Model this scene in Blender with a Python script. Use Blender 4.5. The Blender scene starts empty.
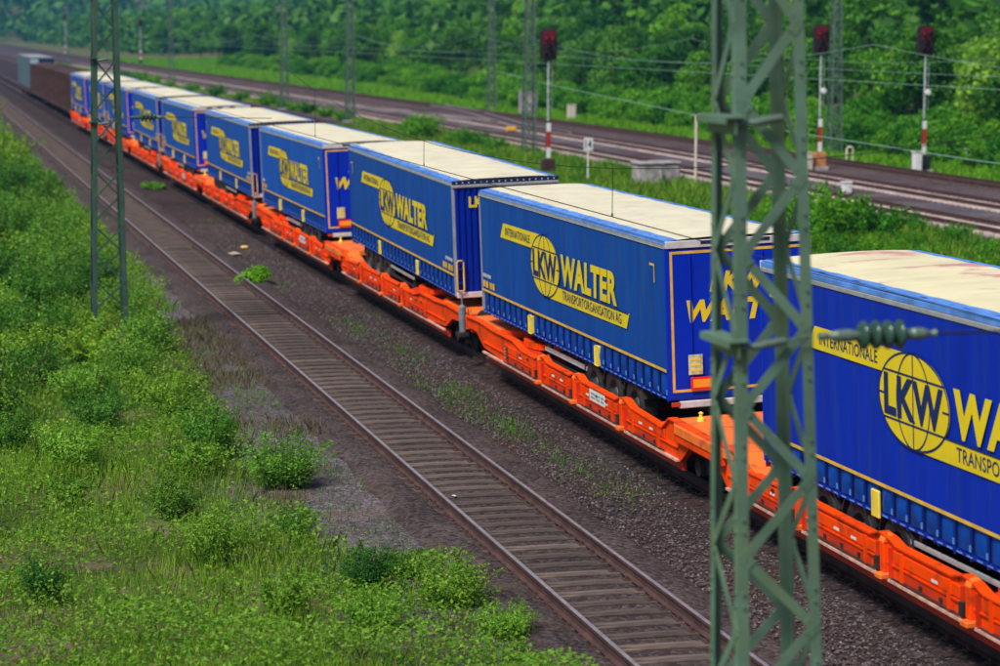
import bpy, math, random
import numpy as np
from mathutils import Matrix, Vector
R = math.radians
random.seed(7); rng = np.random.default_rng(7)
sc = bpy.context.scene
col = sc.collection

# ------------------------------------------------------------------ camera
YAW, PIT, ROLL, F = 0.2394, 0.1249, 0.0043, 2422.0
CAM = Vector((-13.634, 0.0, 7.508))
fw = Vector((math.sin(YAW)*math.cos(PIT), math.cos(YAW)*math.cos(PIT), -math.sin(PIT)))
r0 = Vector((math.cos(YAW), -math.sin(YAW), 0)); u0 = r0.cross(fw)
rr = r0*math.cos(ROLL) + u0*math.sin(ROLL); uu = -r0*math.sin(ROLL) + u0*math.cos(ROLL)
cd = bpy.data.cameras.new('camera'); cam = bpy.data.objects.new('camera', cd); col.objects.link(cam)
M = Matrix((( rr.x, uu.x, -fw.x, CAM.x), (rr.y, uu.y, -fw.y, CAM.y), (rr.z, uu.z, -fw.z, CAM.z), (0, 0, 0, 1)))
cam.matrix_world = M
cd.sensor_width = 36; cd.lens = F/1000*36; cd.clip_end = 6000; cd.clip_start = .5
cd.dof.use_dof = True; cd.dof.focus_distance = 38; cd.dof.aperture_fstop = (cd.lens/1000)/0.068
sc.camera = cam
# ------------------------------------------------------------------ world, sun, exposure
SUN_EL, SUN_AZ = 52, 232      # azimuth measured clockwise from +Y; the soft light comes from behind and left of the camera
w = bpy.data.worlds.new('World'); sc.world = w; w.use_nodes = True
nt = w.node_tree; bg = nt.nodes['Background']
sky = nt.nodes.new('ShaderNodeTexSky'); sky.sky_type = 'NISHITA'; sky.sun_disc = False
sky.sun_elevation = R(SUN_EL); sky.sun_rotation = R(SUN_AZ); sky.air_density = 1.0; sky.dust_density = 2.5; sky.ozone_density = 1.2
nt.links.new(sky.outputs[0], bg.inputs[0]); bg.inputs[1].default_value = 0.066
sd = bpy.data.lights.new('sun', 'SUN'); sd.energy = 3.5; sd.angle = R(14); sd.color = (1.0, .95, .88)
sun = bpy.data.objects.new('sun', sd); col.objects.link(sun)
sdir = Vector((math.sin(R(SUN_AZ))*math.cos(R(SUN_EL)), math.cos(R(SUN_AZ))*math.cos(R(SUN_EL)), math.sin(R(SUN_EL))))
sun.rotation_euler = sdir.to_track_quat('Z', 'Y').to_euler()
sc.view_settings.view_transform = 'Standard'; sc.view_settings.look = 'None'
sc.view_settings.gamma = 1; sc.view_settings.exposure = 0.24
sc.render.engine = 'CYCLES'
sc.cycles.max_bounces = 6; sc.cycles.transparent_max_bounces = 6; sc.cycles.volume_bounces = 0

# ------------------------------------------------------------------ materials
def mat(name, c, rough=.6, metal=0., var=0., vscale=3., bump=0., bscale=40., c2=None, spec=None, dirt=None, dscale=2., dlo=.55, dhi=.7, stretch=None, emit=None, coat=0., orand=0.):
    m = bpy.data.materials.new(name); m.use_nodes = True; n = m.node_tree.nodes; l = m.node_tree.links
    b = n['Principled BSDF']; b.inputs['Roughness'].default_value = rough; b.inputs['Metallic'].default_value = metal
    if spec is not None: b.inputs['Specular IOR Level'].default_value = spec
    if coat: b.inputs['Coat Weight'].default_value = coat; b.inputs['Coat Roughness'].default_value = .2
    b.inputs['Base Color'].default_value = (*c, 1)
    tc = n.new('ShaderNodeTexCoord'); src = tc.outputs['Object']
    if stretch:
        mp = n.new('ShaderNodeMapping'); mp.inputs['Scale'].default_value = stretch; l.new(src, mp.inputs[0]); src = mp.outputs[0]
    cur = None
    if var or c2:
        t = n.new('ShaderNodeTexNoise'); t.inputs['Scale'].default_value = vscale; t.inputs['Detail'].default_value = 6; l.new(src, t.inputs['Vector'])
        rp = n.new('ShaderNodeValToRGB'); e = rp.color_ramp.elements
        a = c2 if c2 else tuple(x*(1-var) for x in c); bb = c if c2 else tuple(min(1, x*(1+var)) for x in c)
        e[0].position = .32; e[1].position = .68; e[0].color = (*a, 1); e[1].color = (*bb, 1)
        l.new(t.outputs['Fac'], rp.inputs[0]); cur = rp.outputs[0]
    if dirt:
        t = n.new('ShaderNodeTexNoise'); t.inputs['Scale'].default_value = dscale; t.inputs['Detail'].default_value = 8; t.inputs['Roughness'].default_value = .65
        l.new(src, t.inputs['Vector'])
        mr = n.new('ShaderNodeMapRange'); mr.inputs[1].default_value = dlo; mr.inputs[2].default_value = dhi; l.new(t.outputs['Fac'], mr.inputs[0])
        mx = n.new('ShaderNodeMix'); mx.data_type = 'RGBA'; l.new(mr.outputs[0], mx.inputs[0])
        if cur: l.new(cur, mx.inputs[6])
        else: mx.inputs[6].default_value = (*c, 1)
        mx.inputs[7].default_value = (*dirt, 1); cur = mx.outputs[2]
    if orand:
        oi = n.new('ShaderNodeObjectInfo'); mr = n.new('ShaderNodeMapRange'); mr.inputs[3].default_value = 1-orand; mr.inputs[4].default_value = 1+orand; l.new(oi.outputs['Random'], mr.inputs[0])
        mx = n.new('ShaderNodeMix'); mx.data_type = 'RGBA'; mx.blend_type = 'MULTIPLY'; mx.inputs[0].default_value = 1
        if cur: l.new(cur, mx.inputs[6])
        else: mx.inputs[6].default_value = (*c, 1)
        l.new(mr.outputs[0], mx.inputs[7]); cur = mx.outputs[2]
    if cur: l.new(cur, b.inputs['Base Color'])
    if bump:
        t = n.new('ShaderNodeTexNoise'); t.inputs['Scale'].default_value = bscale; t.inputs['Detail'].default_value = 4; l.new(src, t.inputs['Vector'])
        bm = n.new('ShaderNodeBump'); bm.inputs['Strength'].default_value = bump; bm.inputs['Distance'].default_value = .02; l.new(t.outputs['Fac'], bm.inputs['Height'])
        l.new(bm.outputs[0], b.inputs['Normal'])
    if emit: b.inputs['Emission Color'].default_value = (*emit[0], 1); b.inputs['Emission Strength'].default_value = emit[1]
    return m

def gravel(name, cols, scale=22., big=.25, patch=None, plo=.5, phi=.62, pscale=.35, bump=.9):
    """stones: one voronoi cell per stone, each with its own tone, over broad tonal drift"""
    m = bpy.data.materials.new(name); m.use_nodes = True; n = m.node_tree.nodes; l = m.node_tree.links
    b = n['Principled BSDF']; b.inputs['Roughness'].default_value = .9; b.inputs['Specular IOR Level'].default_value = .25
    tc = n.new('ShaderNodeTexCoord')
    v = n.new('ShaderNodeTexVoronoi'); v.inputs['Scale'].default_value = scale; l.new(tc.outputs['Object'], v.inputs['Vector'])
    sep = n.new('ShaderNodeSeparateColor'); l.new(v.outputs['Color'], sep.inputs[0])
    rp = n.new('ShaderNodeValToRGB'); l.new(sep.outputs[0], rp.inputs[0])
    e = rp.color_ramp.elements; e[0].color = (*cols[0], 1); e[1].color = (*cols[-1], 1)
    for i, c in enumerate(cols[1:-1]):
        x = rp.color_ramp.elements.new((i+1)/(len(cols)-1)); x.color = (*c, 1)
    t = n.new('ShaderNodeTexNoise'); t.inputs['Scale'].default_value = big; t.inputs['Detail'].default_value = 9; t.inputs['Roughness'].default_value = .6
    l.new(tc.outputs['Object'], t.inputs['Vector'])
    mr = n.new('ShaderNodeMapRange'); mr.inputs[1].default_value = .3; mr.inputs[2].default_value = .7; mr.inputs[3].default_value = .6; mr.inputs[4].default_value = 1.35
    l.new(t.outputs['Fac'], mr.inputs[0])
    mx = n.new('ShaderNodeMix'); mx.data_type = 'RGBA'; mx.blend_type = 'MULTIPLY'; mx.inputs[0].default_value = 1
    l.new(rp.outputs[0], mx.inputs[6]); l.new(mr.outputs[0], mx.inputs[7]); cur = mx.outputs[2]
    if patch:
        t2 = n.new('ShaderNodeTexNoise'); t2.inputs['Scale'].default_value = pscale; t2.inputs['Detail'].default_value = 10; t2.inputs['Roughness'].default_value = .7
        l.new(tc.outputs['Object'], t2.inputs['Vector'])
        m2 = n.new('ShaderNodeMapRange'); m2.inputs[1].default_value = plo; m2.inputs[2].default_value = phi; l.new(t2.outputs['Fac'], m2.inputs[0])
        x2 = n.new('ShaderNodeMix'); x2.data_type = 'RGBA'; l.new(m2.outputs[0], x2.inputs[0]); l.new(cur, x2.inputs[6]); x2.inputs[7].default_value = (*patch, 1)
        cur = x2.outputs[2]
    l.new(cur, b.inputs['Base Color'])
    bm = n.new('ShaderNodeBump'); bm.inputs['Strength'].default_value = bump; bm.inputs['Distance'].default_value = .03
    l.new(v.outputs['Distance'], bm.inputs['Height']); bm.invert = True; l.new(bm.outputs[0], b.inputs['Normal'])
    return m

def foliage(name, cols, trans=.35, rough=.55, objvar=.35):
    """every leaf (mesh island) takes its own green; every plant drifts a little as a whole"""
    m = bpy.data.materials.new(name); m.use_nodes = True; n = m.node_tree.nodes; l = m.node_tree.links
    b = n['Principled BSDF']; b.inputs['Roughness'].default_value = rough; b.inputs['Specular IOR Level'].default_value = .3
    g = n.new('ShaderNodeNewGeometry'); rp = n.new('ShaderNodeValToRGB'); l.new(g.outputs['Random Per Island'], rp.inputs[0])
    e = rp.color_ramp.elements; e[0].color = (*cols[0], 1); e[1].color = (*cols[-1], 1)
    for i, c in enumerate(cols[1:-1]):
        x = rp.color_ramp.elements.new((i+1)/(len(cols)-1)); x.color = (*c, 1)
    oi = n.new('ShaderNodeObjectInfo'); mr = n.new('ShaderNodeMapRange'); mr.inputs[3].default_value = 1-objvar; mr.inputs[4].default_value = 1+objvar
    l.new(oi.outputs['Random'], mr.inputs[0])
    hs = n.new('ShaderNodeHueSaturation'); l.new(rp.outputs[0], hs.inputs['Color']); l.new(mr.outputs[0], hs.inputs['Value'])
    m2 = n.new('ShaderNodeMapRange'); m2.inputs[3].default_value = .515; m2.inputs[4].default_value = .48; l.new(oi.outputs['Random'], m2.inputs[0]); l.new(m2.outputs[0], hs.inputs['Hue'])
    tc = n.new('ShaderNodeTexCoord')
    l.new(hs.outputs[0], b.inputs['Base Color'])
    tr = n.new('ShaderNodeBsdfTranslucent'); l.new(hs.outputs[0], tr.inputs[0])
    mx = n.new('ShaderNodeMixShader'); mx.inputs[0].default_value = trans
    l.new(b.outputs[0], mx.inputs[1]); l.new(tr.outputs[0], mx.inputs[2]); l.new(mx.outputs[0], n['Material Output'].inputs[0])
    return m

BLUE = mat('blue_tarpaulin', (.0, .070, .40), .5, var=.14, vscale=.9, bump=.55, bscale=1.3, stretch=(1, 2.2, .3), spec=.25, dirt=(.022, .10, .29), dscale=1.6, dlo=.48, dhi=.80, orand=.14)
BLUE_DEEP = mat('deep_blue_tarpaulin', (.0, .024, .42), .5, var=.14, vscale=.9, bump=.5, bscale=1.3, stretch=(1, 2.2, .3), spec=.22, dirt=(.012, .05, .30), dscale=1.6, dlo=.48, dhi=.8)  # deeper, less green blue for the tall trailer's curtains
BLUE_REAR = mat('blue_paint', (.0, .026, .50), .45, var=.08, vscale=1.5, spec=.2, dirt=(.01, .03, .30), dscale=1.4, dlo=.55, dhi=.8)
BLUE_FRONT = mat('blue_ribbed_metal', (.0, .02, .34), .45, var=.1, vscale=1.2, spec=.25)
BLUE_DARK = mat('dark_blue_webbing', (.001, .022, .20), .6, spec=.2)
BLUE_SKIRT = mat('blue_skirt_tarpaulin', (.001, .050, .32), .5, var=.25, vscale=4, spec=.25, dirt=(.01, .03, .10), dscale=3, dlo=.5, dhi=.75)
BLUE_LIGHT = mat('light_blue_tarpaulin', (.10, .27, .72), .5, var=.25, vscale=3)
NAVY = mat('navy_paint', (.006, .012, .07), .5)
YEL = mat('yellow_print', (.80, .62, .01), .5, var=.06, vscale=2, dirt=(.55, .47, .05), dscale=1.2, dlo=.5, dhi=.8)
YEL_LINE = mat('amber_reflective_tape', (.78, .47, .06), .45, var=.15, vscale=5)
YEL_TAB = mat('yellow_latch_paint', (.85, .66, .06), .5, var=.1, vscale=8)
INK = mat('dark_blue_print', (.006, .02, .12), .5)
ROOF = mat('cream_roof_tarpaulin', (.72, .67, .49), .65, var=.10, vscale=1.6, bump=.2, bscale=3, dirt=(.66, .38, .36), dscale=.55, dlo=.56, dhi=.74, stretch=(1, .7, 1))
ROOF_DIRTY = mat('cream_roof_tarpaulin_stained', (.74, .68, .44), .65, var=.10, vscale=1.6, bump=.2, bscale=3, dirt=(.60, .28, .28), dscale=.9, dlo=.55, dhi=.62, stretch=(.6, 1.1, 1))
GREYP = mat('dull_blue_grey_paint', (.16, .19, .23), .55, var=.2, vscale=5)
GREY = mat('grey_aluminium', (.42, .44, .46), .45, .3, var=.15, vscale=4)
STEEL_W = mat('pale_steel', (.62, .62, .64), .45, .1, var=.15, vscale=5)
DARK = mat('dark_chassis', (.016, .016, .02), .6, var=.3, vscale=4)
TYRE = mat('tyre_rubber', (.012, .012, .013), .8)
RIM = mat('dusty_rim', (.10, .11, .12), .5, .3)
RED = mat('red_reflector', (.75, .02, .03), .4); ORG_PL = mat('orange_reflector', (.95, .35, .02), .4)
PLATE = mat('number_plate_grey_green', (.52, .56, .38), .5, var=.3, vscale=12)
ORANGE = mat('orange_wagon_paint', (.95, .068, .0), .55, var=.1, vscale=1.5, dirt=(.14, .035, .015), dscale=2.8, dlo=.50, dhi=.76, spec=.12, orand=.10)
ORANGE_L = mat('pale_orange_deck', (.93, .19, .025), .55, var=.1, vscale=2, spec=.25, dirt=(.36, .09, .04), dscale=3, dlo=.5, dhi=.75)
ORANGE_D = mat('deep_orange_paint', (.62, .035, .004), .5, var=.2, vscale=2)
EDGE = mat('pale_flange_edge', (.62, .38, .30), .6, var=.3, vscale=6)  # pale tone of the strip along the lower sill flange
WHITE = mat('white_paint', (.75, .76, .76), .5, var=.08, vscale=6)
BOGIE = mat('bogie_iron', (.03, .022, .02), .7, var=.4, vscale=5)
RAIL = mat('rusty_rail', (.070, .034, .030), .7, var=.35, vscale=3)
RAILTOP = mat('worn_rail_top', (.46, .40, .42), .4, .55, var=.2, vscale=4)
RAILTOP2 = mat('brownish_rail_top', (.11, .055, .048), .6, .2, var=.25, vscale=2)
SLEEP = mat('weathered_wood_sleeper', (.092, .066, .055), .85, var=.5, vscale=2.2, bump=.5, bscale=18, stretch=(1, 5, 5), dirt=(.16, .12, .095), dscale=1.5, orand=.35)
SLEEPC = mat('pale_concrete_sleeper', (.60, .48, .45), .85, var=.25, vscale=2.5, dirt=(.24, .17, .16), dscale=2., orand=.2)
MAST = mat('green_mast_paint', (.10, .185, .135), .5, var=.25, vscale=2.2, dirt=(.12, .185, .09), dscale=1.6, dlo=.46, dhi=.72)
MAST_D = mat('old_dark_green_mast_paint', (.035, .085, .062), .6, var=.25, vscale=2, dirt=(.05, .10, .045), dscale=2.)
MAST_F = mat('faded_mast_paint', (.085, .14, .115), .6, var=.2, vscale=2)
CERAM = mat('green_glazed_porcelain', (.028, .072, .055), .18, var=.2, vscale=9, spec=.6)
FITT = mat('grey_green_fitting', (.12, .18, .15), .45, .3, var=.2, vscale=10)
WIRE = mat('dark_wire', (.03, .03, .03), .5, .5)
WIREG = mat('verdigris_wire', (.28, .46, .36), .5)
SIGM = mat('pale_signal_mast', (.34, .42, .40), .6, var=.3, vscale=8)
SIGD = mat('dark_signal_hood', (.018, .008, .012), .6)
SIGR = mat('red_signal_face', (.12, .006, .012), .5)
LENS = mat('lit_red_signal_lens', (.5, .01, .01), .3, emit=((1, .02, .05), .25))
REDP = mat('red_paint', (.40, .03, .02), .6, var=.2, vscale=4)
BROWNBOX = mat('rusty_orange_box', (.50, .20, .07), .7, var=.25, vscale=4)
CREAMB = mat('cream_box_paint', (.62, .55, .45), .7, var=.12, vscale=4)
CONC = mat('old_concrete', (.33, .31, .32), .9, var=.35, vscale=3, bump=.5, bscale=15, dirt=(.12, .10, .10), dscale=2.2)
MARK_Y = mat('yellow_marker', (.85, .45, .03), .6)
STONE = foliage('mixed_stones', [(.03, .022, .022), (.12, .09, .09), (.05, .035, .035), (.24, .20, .20)], trans=0., rough=.9)
STRAW = foliage('dry_straw', [(.18, .13, .08), (.30, .23, .14), (.22, .16, .11), (.16, .22, .05)], trans=.3)
BARK = mat('bark', (.07, .05, .035), .9, var=.3, vscale=5)
BROWNW = mat('brown_wagon_paint', (.055, .022, .02), .7, var=.35, vscale=2)
PALEC = mat('pale_dusty_panel', (.36, .27, .24), .7, var=.3, vscale=2)
GREYC = mat('grey_blue_container', (.055, .10, .13), .6, var=.12, vscale=1)
PALEBL = mat('pale_blue_panel', (.34, .48, .56), .6)
DEBRIS = mat('weathered_litter', (.42, .36, .28), .8, var=.3, vscale=6)
DIRTY_Y = mat('yellow_litter', (.72, .50, .12), .8)

LEAF_A = foliage('willow_leaves', [(.060, .22, .012), (.13, .38, .02), (.28, .54, .07), (.08, .28, .012)], trans=.45, objvar=.3)
LEAF_D = foliage('dark_shrub_leaves', [(.02, .11, .008), (.045, .20, .010), (.10, .30, .03)], trans=.35, objvar=.3)
LEAF_B = foliage('weed_leaves', [(.07, .22, .010), (.16, .40, .015), (.32, .52, .05), (.09, .28, .015), (.30, .48, .03)], trans=.4)
LEAF_C = foliage('hedge_leaves', [(.025, .13, .003), (.06, .28, .004), (.14, .44, .010), (.07, .30, .006)], trans=.4)
LEAF_T = foliage('tree_leaves', [(.014, .09, .004), (.038, .20, .005), (.11, .36, .010)], objvar=.75, trans=.4)
LEAF_H = foliage('woodland_leaves', [(.008, .065, .008), (.022, .13, .008), (.06, .24, .012)])
GRASS = foliage('grass_blades', [(.09, .27, .008), (.16, .40, .012), (.26, .47, .025), (.28, .32, .07)], trans=.4)
BRIGHT = foliage('bright_leaves', [(.09, .33, .006), (.16, .48, .012)], objvar=.1)

GROUND = gravel('meadow_soil', [(.050, .10, .012), (.09, .14, .020), (.06, .12, .012), (.12, .12, .045)], 9, .15, (.17, .115, .085), .47, .56, .42, .6)
YARD = gravel('dark_cinder_gravel', [(.012, .008, .009), (.030, .020, .022), (.050, .035, .037), (.021, .014, .016), (.11, .088, .092)], 15, .22, (.050, .025, .022), .50, .60, .42, bump=1.)
SHOULDER = gravel('purple_grey_gravel', [(.055, .043, .052), (.10, .082, .095), (.20, .17, .19), (.07, .050, .058), (.13, .108, .12)], 16, .5, (.14, .095, .085), .54, .68, .6)
BALLAST_L = gravel('brown_track_ballast', [(.026, .017, .018), (.055, .038, .038), (.10, .075, .073), (.038, .026, .026)], 15, .5, (.09, .065, .048), .55, .7, .9)
BALLAST_R = gravel('grey_track_ballast', [(.06, .05, .06), (.115, .10, .12), (.19, .17, .20), (.085, .07, .085)], 11, .1, (.075, .045, .050), .44, .58, .12)
BALLAST_P = gravel('reddish_track_ballast', [(.045, .028, .032), (.080, .052, .058), (.12, .085, .095), (.055, .034, .038)], 11, .1, (.11, .085, .10), .52, .68, .2)

# ------------------------------------------------------------------ mesh helpers
class MB:
    def __init__(s): s.v = []; s.f = []; s.m = []; s.mats = []; s.sm = []
    def mi(s, m):
        if m is None: return 0
        if m not in s.mats: s.mats.append(m)
        return s.mats.index(m)
    def add(s, vs, fs, m=None, smooth=False, T=None):
        o = len(s.v)
        s.v += [tuple(T @ Vector(p)) if T else tuple(p) for p in vs]
        k = s.mi(m)
        for f in fs: s.f.append(tuple(o+i for i in f)); s.m.append(k); s.sm.append(smooth)
    def box(s, a, b, m=None, T=None, bev=0.):
        x0, y0, z0 = a; x1, y1, z1 = b
        if bev <= 0:
            vs = [(x0,y0,z0),(x1,y0,z0),(x1,y1,z0),(x0,y1,z0),(x0,y0,z1),(x1,y0,z1),(x1,y1,z1),(x0,y1,z1)]
            s.add(vs, [(3,2,1,0),(4,5,6,7),(0,1,5,4),(1,2,6,5),(2,3,7,6),(3,0,4,7)], m, T=T)
        else:
            c = bev; vs = []
            for x, sx in ((x0,1),(x1,-1)):
                for y, sy in ((y0,1),(y1,-1)):
                    for z, sz in ((z0,1),(z1,-1)):
                        vs += [(x, y+sy*c, z+sz*c), (x+sx*c, y, z+sz*c), (x+sx*c, y+sy*c, z)]
            def I(i, j, k, a): return ((i*2+j)*2+k)*3+a
            fs = []
            for i in (0,1): fs.append(tuple(I(i,j,k,0) for j,k in ((0,0),(0,1),(1,1),(1,0))))
            for j in (0,1): fs.append(tuple(I(i,j,k,1) for i,k in ((0,0),(0,1),(1,1),(1,0))))
            for k in (0,1): fs.append(tuple(I(i,j,k,2) for i,j in ((0,0),(0,1),(1,1),(1,0))))
            for i in (0,1):
                for j in (0,1): fs.append((I(i,j,0,0),I(i,j,0,1),I(i,j,1,1),I(i,j,1,0)))
            for i in (0,1):
                for k in (0,1): fs.append((I(i,0,k,0),I(i,0,k,2),I(i,1,k,2),I(i,1,k,0)))
            for j in (0,1):
                for k in (0,1): fs.append((I(0,j,k,1),I(0,j,k,2),I(1,j,k,2),I(1,j,k,1)))
            for i in (0,1):
                for j in (0,1):
                    for k in (0,1): fs.append((I(i,j,k,0),I(i,j,k,1),I(i,j,k,2)))
            s.add(vs, fs, m, T=T)
    def prism(s, poly, a, b, axis='x', m=None, T=None, smooth=False):
        """poly in the two other axes (x: (y,z), y: (x,z), z: (x,y)), extruded a..b"""
        n = len(poly)
        def P(p, t): return {'x': (t, p[0], p[1]), 'y': (p[0], t, p[1]), 'z': (p[0], p[1], t)}[axis]
        vs = [P(p, a) for p in poly] + [P(p, b) for p in poly]
        fs = [tuple(range(n))[::-1], tuple(range(n, 2*n))]
        s.add(vs, fs, m, T=T); 
        s.add(vs, [(i, (i+1) % n, n+(i+1) % n, n+i) for i in range(n)], m, smooth, T=T)
    def tube(s, pts, r, m=None, n=8, T=None, smooth=True, cap=True):
        pts = [Vector(p) for p in pts]; rs = r if isinstance(r, (list, tuple)) else [r]*len(pts)
        vs = []; fs = []
        for i, p in enumerate(pts):
            d = (pts[min(i+1, len(pts)-1)] - pts[max(i-1, 0)]).normalized()
            a = Vector((0,0,1)) if abs(d.z) < .9 else Vector((1,0,0))
            x = d.cross(a).normalized(); y = d.cross(x)
            for k in range(n):
                t = 2*math.pi*k/n; vs.append(tuple(p + x*math.cos(t)*rs[i] + y*math.sin(t)*rs[i]))
        for i in range(len(pts)-1):
            for k in range(n): fs.append((i*n+k, i*n+(k+1) % n, (i+1)*n+(k+1) % n, (i+1)*n+k))
        s.add(vs, fs, m, smooth, T)
        if cap: s.add(vs[:n], [tuple(range(n))], m, T=T); s.add(vs[-n:], [tuple(range(n))[::-1]], m, T=T)
    def bar(s, a, b, w, h, m=None, side=None, T=None):
        a = Vector(a); b = Vector(b); d = (b-a).normalized(); q = Vector(side) if side else Vector((0,0,1))
        x = d.cross(q).normalized(); y = x.cross(d).normalized()
        vs = [a+x*sx*w/2+y*sy*h/2 for sx, sy in ((-1,-1),(1,-1),(1,1),(-1,1))] + [b+x*sx*w/2+y*sy*h/2 for sx, sy in ((-1,-1),(1,-1),(1,1),(-1,1))]
        s.add([tuple(p) for p in vs], [(3,2,1,0),(4,5,6,7),(0,1,5,4),(1,2,6,5),(2,3,7,6),(3,0,4,7)], m, T=T)
    def cyl(s, c, r, h, axis='z', m=None, n=20, T=None, prof=None):
        """prof: list of (radius, t along the axis)"""
        prof = prof or [(0, -h/2), (r, -h/2), (r, h/2), (0, h/2)]
        vs = []; 
        for (q, t) in prof:
            for k in range(n):
                a = 2*math.pi*k/n; p, o = q*math.cos(a), q*math.sin(a)
                vs.append({'z': (c[0]+p, c[1]+o, c[2]+t), 'x': (c[0]+t, c[1]+p, c[2]+o), 'y': (c[0]+p, c[1]+t, c[2]+o)}[axis])
        fs = [(i*n+k, i*n+(k+1) % n, (i+1)*n+(k+1) % n, (i+1)*n+k) for i in range(len(prof)-1) for k in range(n)]
        s.add(vs, fs, m, False, T)
    def mesh(s, name, m=None):
        me = bpy.data.meshes.new(name); me.from_pydata(s.v, [], s.f)
        if m is not None and not s.mats: me.materials.append(m)
        for x in s.mats: me.materials.append(x)
        if s.mats: me.polygons.foreach_set('material_index', s.m)
        me.polygons.foreach_set('use_smooth', s.sm); me.update(); return me
    def build(s, name, m=None, parent=None):
        return obj(name, s.mesh(name, m), parent)

def obj(name, me, parent=None):
    o = bpy.data.objects.new(name, me); col.objects.link(o)
    if parent: o.parent = parent
    return o
def tag(o, label=None, cat=None, group=None, kind=None):
    for k, v in (('label', label), ('category', cat), ('group', group), ('kind', kind)):
        if v: o[k] = v
    return o
def empty(name, loc=(0,0,0), rz=0.):
    o = bpy.data.objects.new(name, None); o.empty_display_size = .3; col.objects.link(o); o.location = loc; o.rotation_euler = (0,0,rz); return o
def copy_tree(o, parent=None):
    c = o.copy(); col.objects.link(c); c.parent = parent
    for ch in list(o.children): copy_tree(ch, c)
    return c
def np_mesh(name, V, Fq, m):
    """numpy vertices (n,3) and faces (k,3|4) to a mesh"""
    me = bpy.data.meshes.new(name); k = Fq.shape[1]
    me.vertices.add(len(V)); me.vertices.foreach_set('co', V.astype(np.float32).ravel())
    me.loops.add(Fq.size); me.loops.foreach_set('vertex_index', Fq.astype(np.int32).ravel())
    me.polygons.add(len(Fq)); me.polygons.foreach_set('loop_start', np.arange(0, Fq.size, k, dtype=np.int32))
    me.materials.append(m); me.update(calc_edges=True); me.validate(); return me

_tc = {}
def text(s, bold=.02, shear=0.):
    """letters from the built-in font as triangles, normalised to the unit box"""
    key = (s, bold, shear)
    if key in _tc: return _tc[key]
    c = bpy.data.curves.new('t', 'FONT'); c.body = s; c.offset = bold; c.shear = shear; c.resolution_u = 3; c.space_character = 1.05
    o = bpy.data.objects.new('t', c); col.objects.link(o)
    dg = bpy.context.evaluated_depsgraph_get(); dg.update()
    me = bpy.data.meshes.new_from_object(o.evaluated_get(dg))
    V = np.array([v.co[:2] for v in me.vertices]); Fs = [tuple(p.vertices) for p in me.polygons]
    V = (V - V.min(0)) / (V.max(0) - V.min(0))
    bpy.data.objects.remove(o); bpy.data.curves.remove(c); bpy.data.meshes.remove(me)
    _tc[key] = (V, Fs); return _tc[key]

# ------------------------------------------------------------------ terrain
def sstep(t): t = np.clip(t, 0, 1); return t*t*(3-2*t)
def shift(y):
    y = np.asarray(y, float); s = np.where(y > 150, .024*((y-150) - 30*(1-np.exp(-np.clip(y-150, 0, None)/30))), 0)
    return -12*np.tanh(s/12)
def height(x, y):
    x = np.asarray(x, float); y = np.asarray(y, float)
    e = x - (47 + np.clip(y-250, 0, 400)*.02)
    h = np.clip(e, 0, 25)*.04 + np.clip(e-25, 0, None)*.13
    h = 60*np.tanh(h/60) * (1 + .12*np.sin(x*.013+y*.004))
    far = 62*sstep((y-1250)/700)*(1+.15*np.sin(x*.006+1))
    left = 10*sstep((-60-x)/120)
    return np.maximum(np.maximum(h, far), left) - .36
xs = np.unique(np.concatenate([np.linspace(-700, -60, 18), np.linspace(-60, 60, 41), np.linspace(60, 300, 31), np.linspace(300, 1800, 31)]))
ys = np.unique(np.concatenate([np.linspace(-120, 400, 53), np.linspace(400, 3200, 71)]))
X, Y = np.meshgrid(xs, ys); Z = height(X, Y)
V = np.stack([X.ravel(), Y.ravel(), Z.ravel()], 1); nx = len(xs)
i, j = np.meshgrid(np.arange(nx-1), np.arange(len(ys)-1)); a = (j*nx+i).ravel()
g = obj('ground', np_mesh('ground', V, np.stack([a, a+1, a+nx+1, a+nx], 1), GROUND)); tag(g, kind='structure')

def strip(name, x0, x1, y0, y1, z, m, step=4., jit=.25, curve=False, label=None):
    yy = np.arange(y0, y1+step, step); n = len(yy)
    sh = shift(yy) if curve else np.zeros(n)
    a = x0 + sh + rng.uniform(-jit, jit, n); b = x1 + sh + rng.uniform(-jit, jit, n)
    fr = np.linspace(0, 1, 5); V = []
    for k in range(n):
        for t in fr:
            V.append((a[k]+(b[k]-a[k])*t, yy[k], z - (.10 if t in (0., 1.) else 0)))
    V = np.array(V); i, j = np.meshgrid(np.arange(4), np.arange(n-1)); q = (j*5+i).ravel()
    o = obj(name, np_mesh(name, V, np.stack([q, q+1, q+6, q+5], 1), m)); tag(o, kind='structure'); return o
strip('gravel_yard', -6.2, 13.2, -20, 1300, -.262, YARD, 3, .35)
strip('gravel_shoulder', -8.6, -5.35, -20, 330, -.255, SHOULDER, 1.5, .45)
strip('ballast_bed', -6.1, -3.15, -20, 1300, -.205, BALLAST_L, 3, .08)
strip('ballast_bed', 25.0, 36.2, 20, 1300, -.245, BALLAST_R, 3, .25, True)
strip('ballast_bed', 35.6, 41.3, 20, 1300, -.225, BALLAST_P, 3, .2, True)
strip('ballast_bed', 15.5, 24.6, 190, 1300, -.25, BALLAST_P, 5, .3, True)
CANT = 0.0419
for a in (-6.2, -3.85): strip('ballast_bed', a, a+.85, -20, 1300, -.150, BALLAST_L, 1.2, .10)
strip('ballast_bed', -1.75, 1.75, -20, 1300, -.215, YARD, 5, .1)

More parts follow.
